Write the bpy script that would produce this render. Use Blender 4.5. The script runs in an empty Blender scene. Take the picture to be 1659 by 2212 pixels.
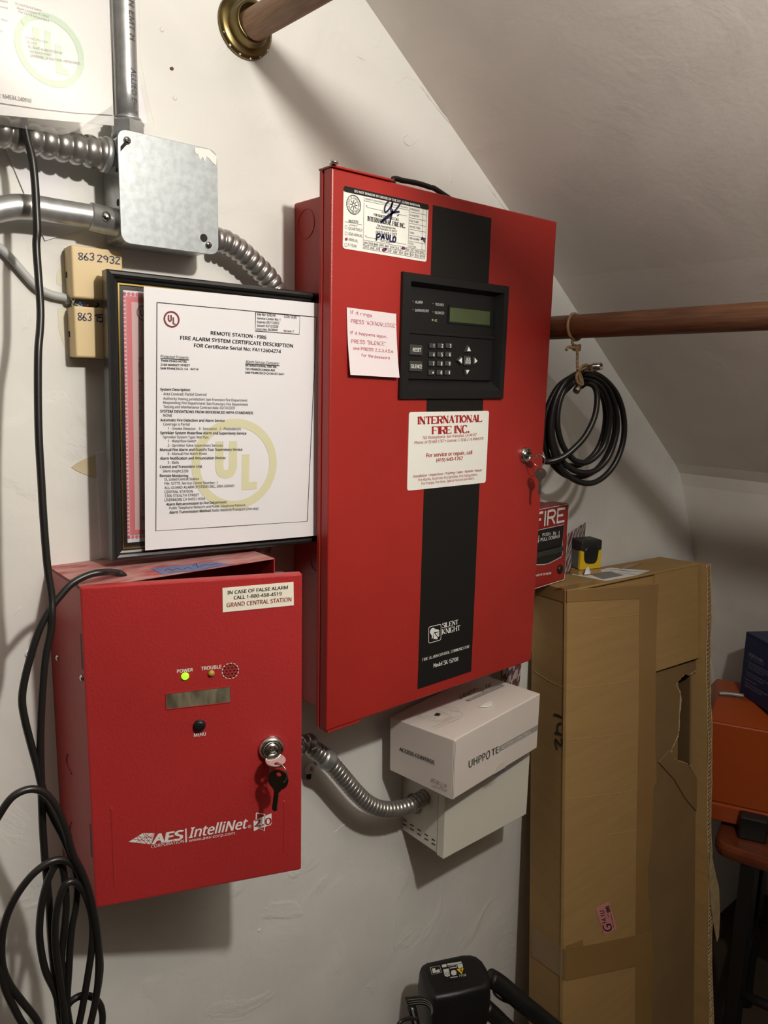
import bpy, bmesh, math, random
from math import sin, cos, pi, sqrt, radians
from mathutils import Vector, Matrix

random.seed(7)
S = bpy.context.scene
COL = S.collection
ZO = 1.06            # height above the floor of the local origin (lower left corner of the big red cabinet)
# All shapes are written in wall coordinates: a = right along the wall, b = up, c = out of the wall.

# ---------------------------------------------------------------- camera, light, exposure
cam = bpy.data.cameras.new('camera'); cam_o = bpy.data.objects.new('camera', cam); COL.objects.link(cam_o)
rot, pos, foc = ([[0.7624,0.0958,-0.64],[-0.6468,0.1471,-0.7484],[0.0224,0.9845,0.1741]],[-0.534,-0.8469,0.4426],1643.69)
m = Matrix(rot).to_4x4(); m.translation = (pos[0], pos[1], pos[2] + ZO); cam_o.matrix_world = m
cam.sensor_fit = 'VERTICAL'; cam.sensor_height = 24.0; cam.lens = 24.0*foc/2212.0
cam.clip_start = 0.02
S.camera = cam_o
w = bpy.data.worlds.new('room_air'); S.world = w; w.use_nodes = True
w.node_tree.nodes['Background'].inputs[0].default_value = (1.0, 0.86, 0.70, 1)
w.node_tree.nodes['Background'].inputs[1].default_value = 0.03
lamp = bpy.data.lights.new('closet_bulb', 'POINT'); lamp.energy = 33.0; lamp.color = (1.0, 0.945, 0.865); lamp.shadow_soft_size = 0.024
lamp_o = bpy.data.objects.new('closet_bulb', lamp); COL.objects.link(lamp_o)
lamp_o.location = (-0.13, -1.00, 0.885 + ZO)
S.view_settings.view_transform = 'Standard'; S.view_settings.look = 'None'
S.view_settings.exposure = 0.0; S.view_settings.gamma = 1.0; S.view_settings.use_curve_mapping = False

# ---------------------------------------------------------------- materials
MATS = {}
def mat(name, col, rough=0.5, metal=0.0, var=0.0, vscale=20.0, bump=0.0, bscale=80.0, spec=0.5, detail=3.0, col2=None, emit=0.0, stretch=None, lo=0.35, hi=0.65, coat=0.0):
    if name in MATS: return MATS[name]
    m = bpy.data.materials.new(name); m.use_nodes = True
    nt = m.node_tree; p = nt.nodes['Principled BSDF']
    p.inputs['Base Color'].default_value = (*col, 1); p.inputs['Roughness'].default_value = rough
    p.inputs['Metallic'].default_value = metal; p.inputs['Specular IOR Level'].default_value = spec
    p.inputs['Coat Weight'].default_value = coat
    tc = nt.nodes.new('ShaderNodeTexCoord'); out = tc.outputs['Object']
    if stretch:
        mp = nt.nodes.new('ShaderNodeMapping'); mp.inputs['Scale'].default_value = stretch
        nt.links.new(out, mp.inputs[0]); out = mp.outputs[0]
    if var > 0 or col2:
        n = nt.nodes.new('ShaderNodeTexNoise'); n.inputs['Scale'].default_value = vscale; n.inputs['Detail'].default_value = detail
        nt.links.new(out, n.inputs['Vector'])
        r = nt.nodes.new('ShaderNodeValToRGB')
        c2 = col2 if col2 else tuple(c*(1-var) for c in col)
        r.color_ramp.elements[0].position = lo; r.color_ramp.elements[0].color = (*c2, 1)
        r.color_ramp.elements[1].position = hi; r.color_ramp.elements[1].color = (*col, 1)
        nt.links.new(n.outputs['Fac'], r.inputs[0]); nt.links.new(r.outputs[0], p.inputs['Base Color'])
    if bump > 0:
        n = nt.nodes.new('ShaderNodeTexNoise'); n.inputs['Scale'].default_value = bscale; n.inputs['Detail'].default_value = detail
        nt.links.new(out, n.inputs['Vector'])
        b = nt.nodes.new('ShaderNodeBump'); b.inputs['Strength'].default_value = bump; b.inputs['Distance'].default_value = 0.002
        nt.links.new(n.outputs['Fac'], b.inputs['Height']); nt.links.new(b.outputs[0], p.inputs['Normal'])
    if emit > 0:
        p.inputs['Emission Color'].default_value = (*col, 1); p.inputs['Emission Strength'].default_value = emit
    MATS[name] = m
    return m

def plaster(name, col, amp=1.0):
    m = bpy.data.materials.new(name); m.use_nodes = True
    nt = m.node_tree; p = nt.nodes['Principled BSDF']; p.inputs['Roughness'].default_value = 0.55; p.inputs['Specular IOR Level'].default_value = 0.3
    tc = nt.nodes.new('ShaderNodeTexCoord')
    def noise(s, d, dist=0.0):
        n = nt.nodes.new('ShaderNodeTexNoise'); n.inputs['Scale'].default_value = s; n.inputs['Detail'].default_value = d
        n.inputs['Distortion'].default_value = dist; nt.links.new(tc.outputs['Object'], n.inputs['Vector']); return n.outputs['Fac']
    def math2(op, a, b):
        q = nt.nodes.new('ShaderNodeMath'); q.operation = op
        for i, v in enumerate((a, b)):
            if isinstance(v, (int, float)): q.inputs[i].default_value = v
            else: nt.links.new(v, q.inputs[i])
        return q.outputs[0]
    big, mid, fine = noise(2.2, 3), noise(9, 4, 0.6), noise(120, 2)
    patch = nt.nodes.new('ShaderNodeValToRGB'); nt.links.new(noise(9.5, 6, 1.2), patch.inputs[0])
    patch.color_ramp.elements[0].position = 0.58; patch.color_ramp.elements[1].position = 0.66
    vor = nt.nodes.new('ShaderNodeTexVoronoi'); vor.feature = 'DISTANCE_TO_EDGE'; vor.inputs['Scale'].default_value = 4.0
    wob = nt.nodes.new('ShaderNodeVectorMath'); wob.operation = 'ADD'
    wn = nt.nodes.new('ShaderNodeTexNoise'); wn.inputs['Scale'].default_value = 6; wn.inputs['Detail'].default_value = 4
    nt.links.new(tc.outputs['Object'], wn.inputs['Vector'])
    nt.links.new(tc.outputs['Object'], wob.inputs[0]); nt.links.new(wn.outputs['Color'], wob.inputs[1]); nt.links.new(wob.outputs[0], vor.inputs['Vector'])
    crack = nt.nodes.new('ShaderNodeMath'); crack.operation = 'LESS_THAN'; nt.links.new(vor.outputs['Distance'], crack.inputs[0]); crack.inputs[1].default_value = 0.006
    gate = math2('GREATER_THAN', noise(3.1, 2), 0.55)
    crk = math2('MULTIPLY', crack.outputs[0], gate)
    h = math2('ADD', math2('MULTIPLY', big, 1.6 if amp > 0.5 else 0.7), math2('MULTIPLY', mid, 0.7 if amp > 0.5 else 0.25))
    h = math2('ADD', h, math2('MULTIPLY', fine, 0.06))
    h = math2('ADD', h, math2('MULTIPLY', patch.outputs[0], 0.24*amp))
    h = math2('SUBTRACT', h, math2('MULTIPLY', crk, 0.35*amp))
    b = nt.nodes.new('ShaderNodeBump'); b.inputs['Strength'].default_value = 0.55; b.inputs['Distance'].default_value = 0.006
    nt.links.new(h, b.inputs['Height']); nt.links.new(b.outputs[0], p.inputs['Normal'])
    r = nt.nodes.new('ShaderNodeValToRGB'); nt.links.new(mid, r.inputs[0])
    r.color_ramp.elements[0].color = (*[c*0.94 for c in col], 1); r.color_ramp.elements[0].position = 0.35
    r.color_ramp.elements[1].color = (*col, 1); r.color_ramp.elements[1].position = 0.6
    nt.links.new(r.outputs[0], p.inputs['Base Color'])
    return m

def clear(name, gloss=0.08, tint=(1, 1, 1), rough=0.08):
    # clear plastic film or a pane: light goes straight through, the surface only reflects
    if name in MATS: return MATS[name]
    m = bpy.data.materials.new(name); m.use_nodes = True; nt = m.node_tree
    for n in list(nt.nodes): nt.nodes.remove(n)
    o = nt.nodes.new('ShaderNodeOutputMaterial'); t = nt.nodes.new('ShaderNodeBsdfTransparent'); t.inputs[0].default_value = (*tint, 1)
    g = nt.nodes.new('ShaderNodeBsdfGlossy'); g.inputs['Roughness'].default_value = rough
    f = nt.nodes.new('ShaderNodeFresnel'); f.inputs[0].default_value = 1.45
    mul = nt.nodes.new('ShaderNodeMath'); mul.operation = 'MULTIPLY_ADD'; mul.inputs[1].default_value = 0.7; mul.inputs[2].default_value = gloss
    nt.links.new(f.outputs[0], mul.inputs[0])
    mx = nt.nodes.new('ShaderNodeMixShader'); nt.links.new(mul.outputs[0], mx.inputs[0]); nt.links.new(t.outputs[0], mx.inputs[1]); nt.links.new(g.outputs[0], mx.inputs[2])
    nt.links.new(mx.outputs[0], o.inputs[0]); MATS[name] = m; return m

WALL = plaster('painted_plaster', (0.76, 0.75, 0.71), 0.8); SLOPE = plaster('painted_sloped_plaster', (0.75, 0.70, 0.645), 0.16)
DIM = mat('dim_brown_wall', (0.07, 0.052, 0.036), 0.7)
RED = mat('red_enamel', (0.38, 0.026, 0.020), 0.36, bump=0.12, bscale=500, var=0.12, vscale=6, spec=0.4)
RED2 = mat('red_orange_peel_enamel', (0.42, 0.030, 0.030), 0.38, bump=0.25, bscale=330, var=0.12, vscale=5, spec=0.4)
DUSTY = mat('dusty_red_enamel', (0.44, 0.24, 0.22), 0.85, col2=(0.36, 0.05, 0.05), vscale=22, detail=7, lo=0.36, hi=0.58, stretch=(1, 3, 1))
BLACK = mat('black_plastic', (0.009, 0.009, 0.009), 0.36, bump=0.1, bscale=400)
BLKM = mat('matte_black_print', (0.010, 0.009, 0.008), 0.55, spec=0.3)
DARK = mat('dark_cavity', (0.012, 0.008, 0.007), 0.8)
KEYG = mat('charcoal_rubber', (0.045, 0.045, 0.043), 0.5)
WHITE = mat('white_print', (0.80, 0.79, 0.76), 0.6)
PAPER2 = mat('laminated_white_paper', (0.56, 0.55, 0.535), 0.6)
PAPER = mat('white_paper', (0.77, 0.76, 0.78), 0.6, var=0.03, vscale=12, bump=0.05, bscale=30)
STICK = mat('white_vinyl', (0.84, 0.84, 0.78), 0.4)
INK = mat('black_ink', (0.012, 0.012, 0.013), 0.6)
GREYINK = mat('grey_ink', (0.07, 0.068, 0.066), 0.6)
REDINK = mat('dark_red_ink', (0.36, 0.012, 0.012), 0.6)
CREDINK = mat('deep_red_ink', (0.17, 0.008, 0.014), 0.6)
PENRED = mat('red_ballpoint', (0.50, 0.10, 0.14), 0.6)
PENBLUE = mat('blue_black_marker', (0.012, 0.012, 0.06), 0.5)
OLIVE = mat('pale_olive_print', (0.66, 0.635, 0.42), 0.6)
MINT = mat('pale_green_print', (0.34, 0.46, 0.33), 0.6)
STEEL = mat('galvanized_steel', (0.55, 0.56, 0.56), 0.36, 0.75, var=0.22, vscale=90, bump=0.06, bscale=120, detail=4)
ZINC = mat('spangled_zinc', (0.40, 0.435, 0.45), 0.42, 0.55, var=0.20, vscale=130, detail=5, bump=0.04, bscale=60)
FLEX = mat('flexible_steel', (0.44, 0.425, 0.40), 0.30, 0.8, var=0.2, vscale=60)
CHROME = mat('chrome', (0.72, 0.70, 0.67), 0.14, 1.0)
NICKEL = mat('worn_nickel', (0.50, 0.47, 0.42), 0.3, 1.0, var=0.2, vscale=150)
BRASS = mat('antique_brass', (0.21, 0.155, 0.06), 0.3, 0.9, var=0.5, vscale=30)
BEIGE = mat('ivory_plastic', (0.68, 0.52, 0.28), 0.45)
CABLE = mat('black_rubber_cable', (0.013, 0.012, 0.011), 0.35)
GREYC = mat('grey_cable', (0.45, 0.46, 0.45), 0.5)
WOODA = mat('pale_brown_wood', (0.36, 0.205, 0.115), 0.55, col2=(0.26, 0.14, 0.075), vscale=420, stretch=(1, 0.06, 1), detail=4, bump=0.15, bscale=150)
WOODB = mat('red_brown_stained_wood', (0.21, 0.088, 0.038), 0.45, col2=(0.095, 0.036, 0.016), vscale=260, stretch=(1, 0.07, 1), detail=6, bump=0.25, bscale=260, lo=0.3, hi=0.7)
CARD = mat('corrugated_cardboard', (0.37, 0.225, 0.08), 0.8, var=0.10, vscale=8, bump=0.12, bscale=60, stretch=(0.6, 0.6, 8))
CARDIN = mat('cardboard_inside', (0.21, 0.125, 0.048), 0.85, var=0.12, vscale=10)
FLUTE = mat('torn_cardboard_edge', (0.46, 0.33, 0.17), 0.85, var=0.25, vscale=60)
TAPE = mat('brown_packing_tape', (0.29, 0.17, 0.058), 0.3, var=0.10, vscale=10, bump=0.06, bscale=40)
WBOX = mat('white_card', (0.72, 0.655, 0.60), 0.55, var=0.05, vscale=10)
PSU = mat('white_powder_coat', (0.70, 0.67, 0.58), 0.45)
ORANGE = mat('orange_plastic', (0.33, 0.055, 0.008), 0.4, bump=0.1, bscale=300)
NAVY = mat('navy_card', (0.014, 0.019, 0.065), 0.5)
MAHOG = mat('dark_red_wood', (0.15, 0.035, 0.012), 0.3, col2=(0.09, 0.02, 0.008), vscale=30, stretch=(2, 0.3, 2))
TWINE = mat('jute_twine', (0.44, 0.30, 0.15), 0.9, var=0.3, vscale=120, bump=0.5, bscale=300)
YELLOW = mat('yellow_plastic', (0.72, 0.48, 0.015), 0.4)
DGREY = mat('dark_grey_metal', (0.20, 0.20, 0.185), 0.4, 0.3, var=0.2, vscale=60)
LCDG = mat('green_grey_display', (0.075, 0.10, 0.045), 0.25, var=0.12, vscale=60)
LCDY = mat('dull_display_glass', (0.20, 0.175, 0.12), 0.22, col2=(0.07, 0.062, 0.042), vscale=45, detail=6, stretch=(2, 2, 0.6))
PINK = mat('pink_certificate_paper', (0.66, 0.46, 0.44), 0.6)
ROSE = mat('rose_border_print', (0.66, 0.17, 0.20), 0.6)
PINKST = mat('pink_label', (0.58, 0.22, 0.21), 0.5)
GOLD = mat('gold_fillet', (0.62, 0.44, 0.13), 0.22, 1.0)
BLUET = mat('blue_masking_tape', (0.09, 0.15, 0.36), 0.7, col2=(0.20, 0.16, 0.22), vscale=25)
GREENLED = mat('lit_green_lamp', (0.25, 1.0, 0.02), 0.3, emit=1.6)
AMBER = mat('unlit_amber_lamp', (0.42, 0.30, 0.05), 0.25)
FRAMEB = mat('black_frame_wood', (0.016, 0.016, 0.016), 0.3, bump=0.05, bscale=100)
PLAST = mat('bare_plaster', (0.62, 0.53, 0.35), 0.9, var=0.1, vscale=30)
FLOORM = mat('brown_floor', (0.06, 0.04, 0.024), 0.5, var=0.3, vscale=8)
CREAM = mat('cream_sticker', (0.86, 0.82, 0.70), 0.45)
NOTE = mat('note_paper', (0.78, 0.70, 0.72), 0.6)
FILM = clear('clear_plastic_film', 0.0, rough=0.02); PANE = clear('picture_glass', 0.01, rough=0.02)

# ---------------------------------------------------------------- geometry
class Fr:                               # a local flat frame: origin, across, up; n points out of the surface
    def __init__(s, O, ex, ez):
        s.O, s.ex, s.ez = Vector(O), Vector(ex).normalized(), Vector(ez).normalized(); s.n = s.ex.cross(s.ez)
    def pt(s, a, b, c=0.0): return s.O + s.ex*a + s.ez*b + s.n*c
    def off(s, c): return Fr(s.O + s.n*c, s.ex, s.ez)
W = Fr((0, 0, 0), (1, 0, 0), (0, 1, 0))

class G:
    def __init__(s): s.v, s.f, s.sm = [], [], []
    def add(s, vs, fs, smooth=False, fr=None):
        k = len(s.v)
        s.v += [tuple(fr.pt(*p)) if fr else tuple(p) for p in vs]
        s.f += [tuple(i + k for i in f) for f in fs]; s.sm += [smooth]*len(fs); return s
    def box(s, a0, a1, b0, b1, c0, c1, bev=0.0, fr=None, seg=2):
        if bev <= 0:
            vs = [(a, b, c) for c in (c0, c1) for b in (b0, b1) for a in (a0, a1)]
            return s.add(vs, [(0, 2, 3, 1), (4, 5, 7, 6), (0, 1, 5, 4), (2, 6, 7, 3), (0, 4, 6, 2), (1, 3, 7, 5)], False, fr)
        bm = bmesh.new(); bmesh.ops.create_cube(bm, size=1)
        for v in bm.verts: v.co = ((a0 + a1)/2 + v.co.x*(a1 - a0), (b0 + b1)/2 + v.co.y*(b1 - b0), (c0 + c1)/2 + v.co.z*(c1 - c0))
        bmesh.ops.bevel(bm, geom=list(bm.edges), offset=bev, segments=seg, profile=0.5, affect='EDGES')
        return s.bm(bm, fr)
    def bm(s, bm, fr=None, smooth=False):
        bm.verts.index_update()
        s.add([tuple(v.co) for v in bm.verts], [tuple(v.index for v in f.verts) for f in bm.faces], smooth, fr); bm.free(); return s
    def prism(s, o, c0, c1, fr=None, smooth=False, cham=0.0):
        n = len(o)
        ar = sum(o[i][0]*o[(i+1) % n][1] - o[(i+1) % n][0]*o[i][1] for i in range(n))
        if ar < 0: o = o[::-1]
        if cham > 0:
            cx = sum(p[0] for p in o)/n; cy = sum(p[1] for p in o)/n
            def ins(p):
                d = sqrt((p[0]-cx)**2 + (p[1]-cy)**2) or 1; k = max(0, 1 - cham*1.3/d); return (cx + (p[0]-cx)*k, cy + (p[1]-cy)*k)
            oi = [ins(p) for p in o]; rows = [[(p[0], p[1], c0) for p in o], [(p[0], p[1], c1 - cham) for p in o], [(p[0], p[1], c1) for p in oi]]
        else: rows = [[(p[0], p[1], c0) for p in o], [(p[0], p[1], c1) for p in o]]
        vs = [q for r in rows for q in r]; R = len(rows)
        fs = [tuple(range(n))[::-1], tuple(range((R-1)*n, R*n))]
        for r in range(R-1): fs += [(r*n + i, r*n + (i+1) % n, (r+1)*n + (i+1) % n, (r+1)*n + i) for i in range(n)]
        return s.add(vs, fs, smooth, fr)
    def ring(s, outer, inner, c0, c1, fr=None):     # a flat frame with a hole; outlines of equal count
        n = len(outer); vs = [(p[0], p[1], c) for c in (c0, c1) for o in (outer, inner) for p in o]; fs = []
        for i in range(n):
            j = (i+1) % n
            fs += [(2*n+i, 2*n+j, 3*n+j, 3*n+i), (i, n+i, n+j, j), (i, j, 2*n+j, 2*n+i), (n+i, 3*n+i, 3*n+j, n+j)]
        return s.add(vs, fs, False, fr)
    def tube(s, pts, r, seg=10, closed=False, smooth=True, rf=None, sub=6, caps=True):
        P = [Vector(p) for p in pts]
        if sub > 1: P = spline(P, sub, closed)
        n = len(P); T = []
        for i in range(n):
            a = P[(i-1) % n] if closed or i > 0 else P[i]; b = P[(i+1) % n] if closed or i < n-1 else P[i]
            t = (b - a); T.append(t.normalized() if t.length > 1e-9 else (T[-1] if T else Vector((1, 0, 0))))
        u = T[0].orthogonal().normalized(); vs = []; L = 0.0
        for i in range(n):
            if i: L += (P[i] - P[i-1]).length
            u = (u - T[i]*u.dot(T[i])); u = u.normalized() if u.length > 1e-9 else T[i].orthogonal().normalized()
            v = T[i].cross(u); rr = rf(L, i/(n-1)) if rf else r
            vs += [P[i] + u*(rr*cos(2*pi*k/seg)) + v*(rr*sin(2*pi*k/seg)) for k in range(seg)]
        fs = []
        for i in range(n if closed else n-1):
            j = (i+1) % n
            fs += [(i*seg+k, i*seg+(k+1) % seg, j*seg+(k+1) % seg, j*seg+k) for k in range(seg)]
        if not closed and caps: fs += [tuple(range(seg))[::-1], tuple(range((n-1)*seg, n*seg))]
        return s.add(vs, fs, smooth)
    def lathe(s, prof, O, ax, seg=24, smooth=True, sx=None):   # prof: (radius, height along ax)
        ax = Vector(ax).normalized(); u = (Vector(sx) if sx else ax.orthogonal()).normalized(); v = ax.cross(u); O = Vector(O); vs = []
        for r, h in prof: vs += [O + ax*h + u*(r*cos(2*pi*k/seg)) + v*(r*sin(2*pi*k/seg)) for k in range(seg)]
        fs = []
        for i in range(len(prof)-1): fs += [(i*seg+k, i*seg+(k+1) % seg, (i+1)*seg+(k+1) % seg, (i+1)*seg+k) for k in range(seg)]
        fs += [tuple(range(seg))[::-1], tuple(range((len(prof)-1)*seg, len(prof)*seg))]
        return s.add(vs, fs, smooth)
    def hexa(s, p8, bev=0.0):            # p8: bottom four then top four, both going round
        bm = bmesh.new(); vv = [bm.verts.new(p) for p in p8]
        for f in ((3, 2, 1, 0), (4, 5, 6, 7), (0, 1, 5, 4), (1, 2, 6, 5), (2, 3, 7, 6), (3, 0, 4, 7)): bm.faces.new([vv[i] for i in f])
        bmesh.ops.recalc_face_normals(bm, faces=list(bm.faces))
        if bev: bmesh.ops.bevel(bm, geom=list(bm.edges), offset=bev, segments=2, profile=0.5, affect='EDGES')
        return s.bm(bm)
    def ribbon(s, pts, wd, c, fr, closed=False, wf=None):     # flat stroke on a surface
        n = len(pts); vs = []
        for i in range(n):
            a = pts[(i-1) % n] if closed or i > 0 else pts[i]; b = pts[(i+1) % n] if closed or i < n-1 else pts[i]
            dx, dy = b[0]-a[0], b[1]-a[1]; l = sqrt(dx*dx + dy*dy) or 1e-9
            h = (wf(dx/l, dy/l) if wf else wd)/2
            vs += [(pts[i][0] - dy/l*h, pts[i][1] + dx/l*h, c), (pts[i][0] + dy/l*h, pts[i][1] - dx/l*h, c)]
        fs = [(2*i+1, 2*((i+1) % n)+1, 2*((i+1) % n), 2*i) for i in range(n if closed else n-1)]
        return s.add(vs, fs, False, fr)
    def poly(s, o, c, fr):
        n = len(o); ar = sum(o[i][0]*o[(i+1) % n][1] - o[(i+1) % n][0]*o[i][1] for i in range(n))
        if ar < 0: o = o[::-1]
        return s.add([(p[0], p[1], c) for p in o], [tuple(range(n))], False, fr)
    def rect(s, a0, a1, b0, b1, c, fr): return s.poly([(a0, b0), (a1, b0), (a1, b1), (a0, b1)], c, fr)
    def disc(s, a, b, r, c, fr, n=20, ry=None): return s.poly([(a + r*cos(2*pi*k/n), b + (ry or r)*sin(2*pi*k/n)) for k in range(n)], c, fr)
    def circ(s, a, b, r, wd, c, fr, n=40, t0=0, t1=2*pi, ry=None):
        full = t1 - t0 > 6.28; k1 = n if full else n+1
        return s.ribbon([(a + r*cos(t0 + (t1-t0)*k/n), b + (ry or r)*sin(t0 + (t1-t0)*k/n)) for k in range(k1)], wd, c, fr, full)

def spline(P, sub, closed=False):
    n = len(P); out = []
    g = (lambda i: P[i % n]) if closed else (lambda i: P[max(0, min(n-1, i))])
    for i in range(n if closed else n-1):
        p0, p1, p2, p3 = g(i-1), g(i), g(i+1), g(i+2)
        for k in range(sub):
            t = k/sub
            out.append(0.5*((2*p1) + (p2-p0)*t + (2*p0-5*p1+4*p2-p3)*t*t + (3*p1-p0-3*p2+p3)*t**3))
    if not closed: out.append(P[-1].copy())
    return out
def spl2(pts, sub=5, closed=False): return [(v[0], v[1]) for v in spline([Vector((p[0], p[1], 0)) for p in pts], sub, closed)]
def rrect(a0, a1, b0, b1, r, n=4): return rquad([(a0, b0), (a1, b0), (a1, b1), (a0, b1)], r, n)
def rquad(q, r, n=4):
    o = []; k = len(q)
    for i in range(k):
        p, a, b = Vector((*q[i], 0)), Vector((*q[i-1], 0)), Vector((*q[(i+1) % k], 0))
        s, e = p + (a-p).normalized()*r, p + (b-p).normalized()*r
        for t in range(n+1):
            t /= n; v = s*(1-t)**2 + p*2*t*(1-t) + e*t*t; o.append((v.x, v.y))
    return o

def ul_mark(g, a, b, R, t, fr):       # ring with the letters U and L
    k = R/398.0; P = lambda q: [(a + x*k, b + y*k) for x, y in q]
    g.circ(a, b, R - t/2, t, 0, fr, 64)
    up = [(-187 + 36.5, 203), (-150.5, -20), (-140, -62), (-118, -80), (-88, -84), (-56, -78), (-36, -55), (-24.5, -20), (-24.5, 203)]
    g.ribbon(P([up[0], *spl2(up[1:8], 4), up[8]]), 74*k, 0, fr)
    g.poly(P([(56, -232), (204, -228), (204, -160), (126, -162), (130, 85), (58, 85)]), 0, fr)
    return g

# ---------------------------------------------------------------- objects
def Wd(p): return Vector((p[0], -p[2], p[1] + ZO))
def mk(name, g, material, parent=None, label=None):
    me = bpy.data.meshes.new(name)
    V = [Wd(p) for p in g.v]
    lo = Vector([min(v[i] for v in V) for i in range(3)]); hi = Vector([max(v[i] for v in V) for i in range(3)]); ctr = (lo + hi)/2
    me.from_pydata([v - ctr for v in V], [], g.f); me.polygons.foreach_set('use_smooth', g.sm); me.update()
    me.materials.append(material)
    o = bpy.data.objects.new(name, me); COL.objects.link(o)
    if parent is not None:
        o.parent = parent; o.location = ctr - WPOS[parent.name]
    else: o.location = ctr
    WPOS[o.name] = ctr
    if label: o['label'] = label
    if name in ('lettering', 'brand_print', 'handwriting', 'tick_mark', 'label_print', 'border_print', 'watermark_print', 'line_drawing', 'print_line', 'emblem'): o['kind'] = 'stuff'
    return o
WPOS = {}
def thing(name, label, cat, loc, group=None):
    o = bpy.data.objects.new(name, None); COL.objects.link(o); o.location = Wd(loc); WPOS[o.name] = Wd(loc)
    o.empty_display_size = 0.03; o['label'] = label; o['category'] = cat
    if group: o['group'] = group
    return o
def solo(name, g, material, label, cat, group=None):
    o = mk(name, g, material); o['label'] = label; o['category'] = cat
    if group: o['group'] = group
    return o
def struct(name, g, material):
    o = mk(name, g, material); o['kind'] = 'structure'; return o

# ---------------------------------------------------------------- lettering
_TC = {}
import os
try: SANS = bpy.data.fonts.load(os.path.join(bpy.utils.resource_path('LOCAL'), 'datafiles', 'fonts', 'NotoSansHebrew-Regular.woff2'))    # ships with Blender
except Exception: SANS = None
def glyphs(s, bold=0.0, shear=0.0):
    k = (s, bold, shear)
    if k not in _TC:
        cu = bpy.data.curves.new('t', 'FONT'); cu.body = s; cu.size = 1
        if SANS: cu.font = SANS
        cu.resolution_u = 2; cu.shear = shear
        o = bpy.data.objects.new('t', cu); me = bpy.data.meshes.new_from_object(o)
        vs = [(v.co.x, v.co.y) for v in me.vertices]; fs = [tuple(p.vertices) for p in me.polygons]
        bpy.data.objects.remove(o); bpy.data.curves.remove(cu); bpy.data.meshes.remove(me); _TC[k] = (vs, fs)
    return _TC[k]
_h = glyphs('H')[0]; CAPH = max(v[1] for v in _h)
def put(g, t, fr, c=0, bold=0.0, shear=0.0):      # t = (text, baseline left, baseline right, top left)
    s, bl, br, tl = t; vs, fs = glyphs(s, bold, shear)
    if not vs: return g
    if bold > 0:
        n0 = len(vs); b2 = bold*0.75; vs0, fs0 = vs, fs; vs, fs = [], []
        for k, (ox, oy) in enumerate(((-b2, 0), (b2, 0), (0, b2*0.5), (0, -b2*0.5))):
            vs = vs + [(x+ox, y+oy) for x, y in vs0]; fs = fs + [tuple(i+k*n0 for i in f) for f in fs0]
    x0 = min(v[0] for v in vs); x1 = max(v[0] for v in vs); d = ((br[0]-bl[0])/(x1-x0), (br[1]-bl[1])/(x1-x0)); u = ((tl[0]-bl[0])/CAPH, (tl[1]-bl[1])/CAPH)
    nb = len(vs)//(4 if bold > 0 else 1)
    return g.add([(bl[0] + d[0]*(x-x0) + u[0]*y, bl[1] + d[1]*(x-x0) + u[1]*y, c + 2.5e-5*(i//nb)) for i, (x, y) in enumerate(vs)], fs, False, fr)

PEN = {'A': '022842 1434', 'C': '~4738180604123243', 'D': '0208 ~082846442202', 'E': '0208 0848 0535 0242', 'F': '0208 0848 0535', 'G': '~4738180604123244 4424', 'H': '0208 4248 0545',
 'I': '0208', 'K': '0208 4805 1542', 'L': '080242', 'M': '0208244842', 'N': '02084248', 'O': '~28060422444628', 'P': '0208 ~083847463505', 'Q': '~28060422444628 2442', 'B': '0208 ~083847463505 ~053544433202', 'J': '~3834221203', 'X': '0248 0842', 'R': '0208 ~083847463505 2542', 'S': '~47381807163543321203',
 'T': '0848 2228', 'U': '~080412324448', 'V': '082248', 'W': '0812263248', 'Y': '0825 4825 2522', 'Z': '08480242', '0': '~28060422444628', '1': '0728 2822', '2': '~071838473602 0242', '3': '~0718384625 ~2544321203',
 '4': '32380444', '5': '480805 ~05264543321203', '6': '~381604123243341504', '7': '084812', '8': '~2807254728 ~2503224325', '9': '~46250728374632',
 'a': '~352605031234 3632', 'd': '~352605031234 3832', 'e': '~04343526050322', 'f': '~38281712 0626', 'g': '~352605031234 ~36312000', 'h': '0802 ~0416263532', 'i': '0602', 'l': '0802', 'n': '0602 ~0416263532',
 'o': '~160412342616', 'p': '0600 ~05162635231203', 'r': '0602 ~04152636', 's': '~352605332202', 't': '181222 0626', 'w': '0612253246', '"': '0807 1817', ',': '0201', '.': '0203', '-': '0525', '(': '~18051502', ' ': ''}
def pen_strokes(s, gap=1.6, space=2.6):
    out = []; x = 0.0; ends = []
    for ch in s:
        code = PEN.get(ch, '')
        if ch == ' ' or not code: x += space; continue
        wmax = 0
        for st in code.split():
            sm = st[0] == '~'; st = st.lstrip('~')
            p = [(int(st[i]), int(st[i+1])) for i in range(0, len(st)-1, 2)]; wmax = max(wmax, max(q[0] for q in p))
            out.append(([(x + q[0], q[1] - 2.0) for q in p], sm, ch))
        x += wmax + gap
    return out, x - gap
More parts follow.
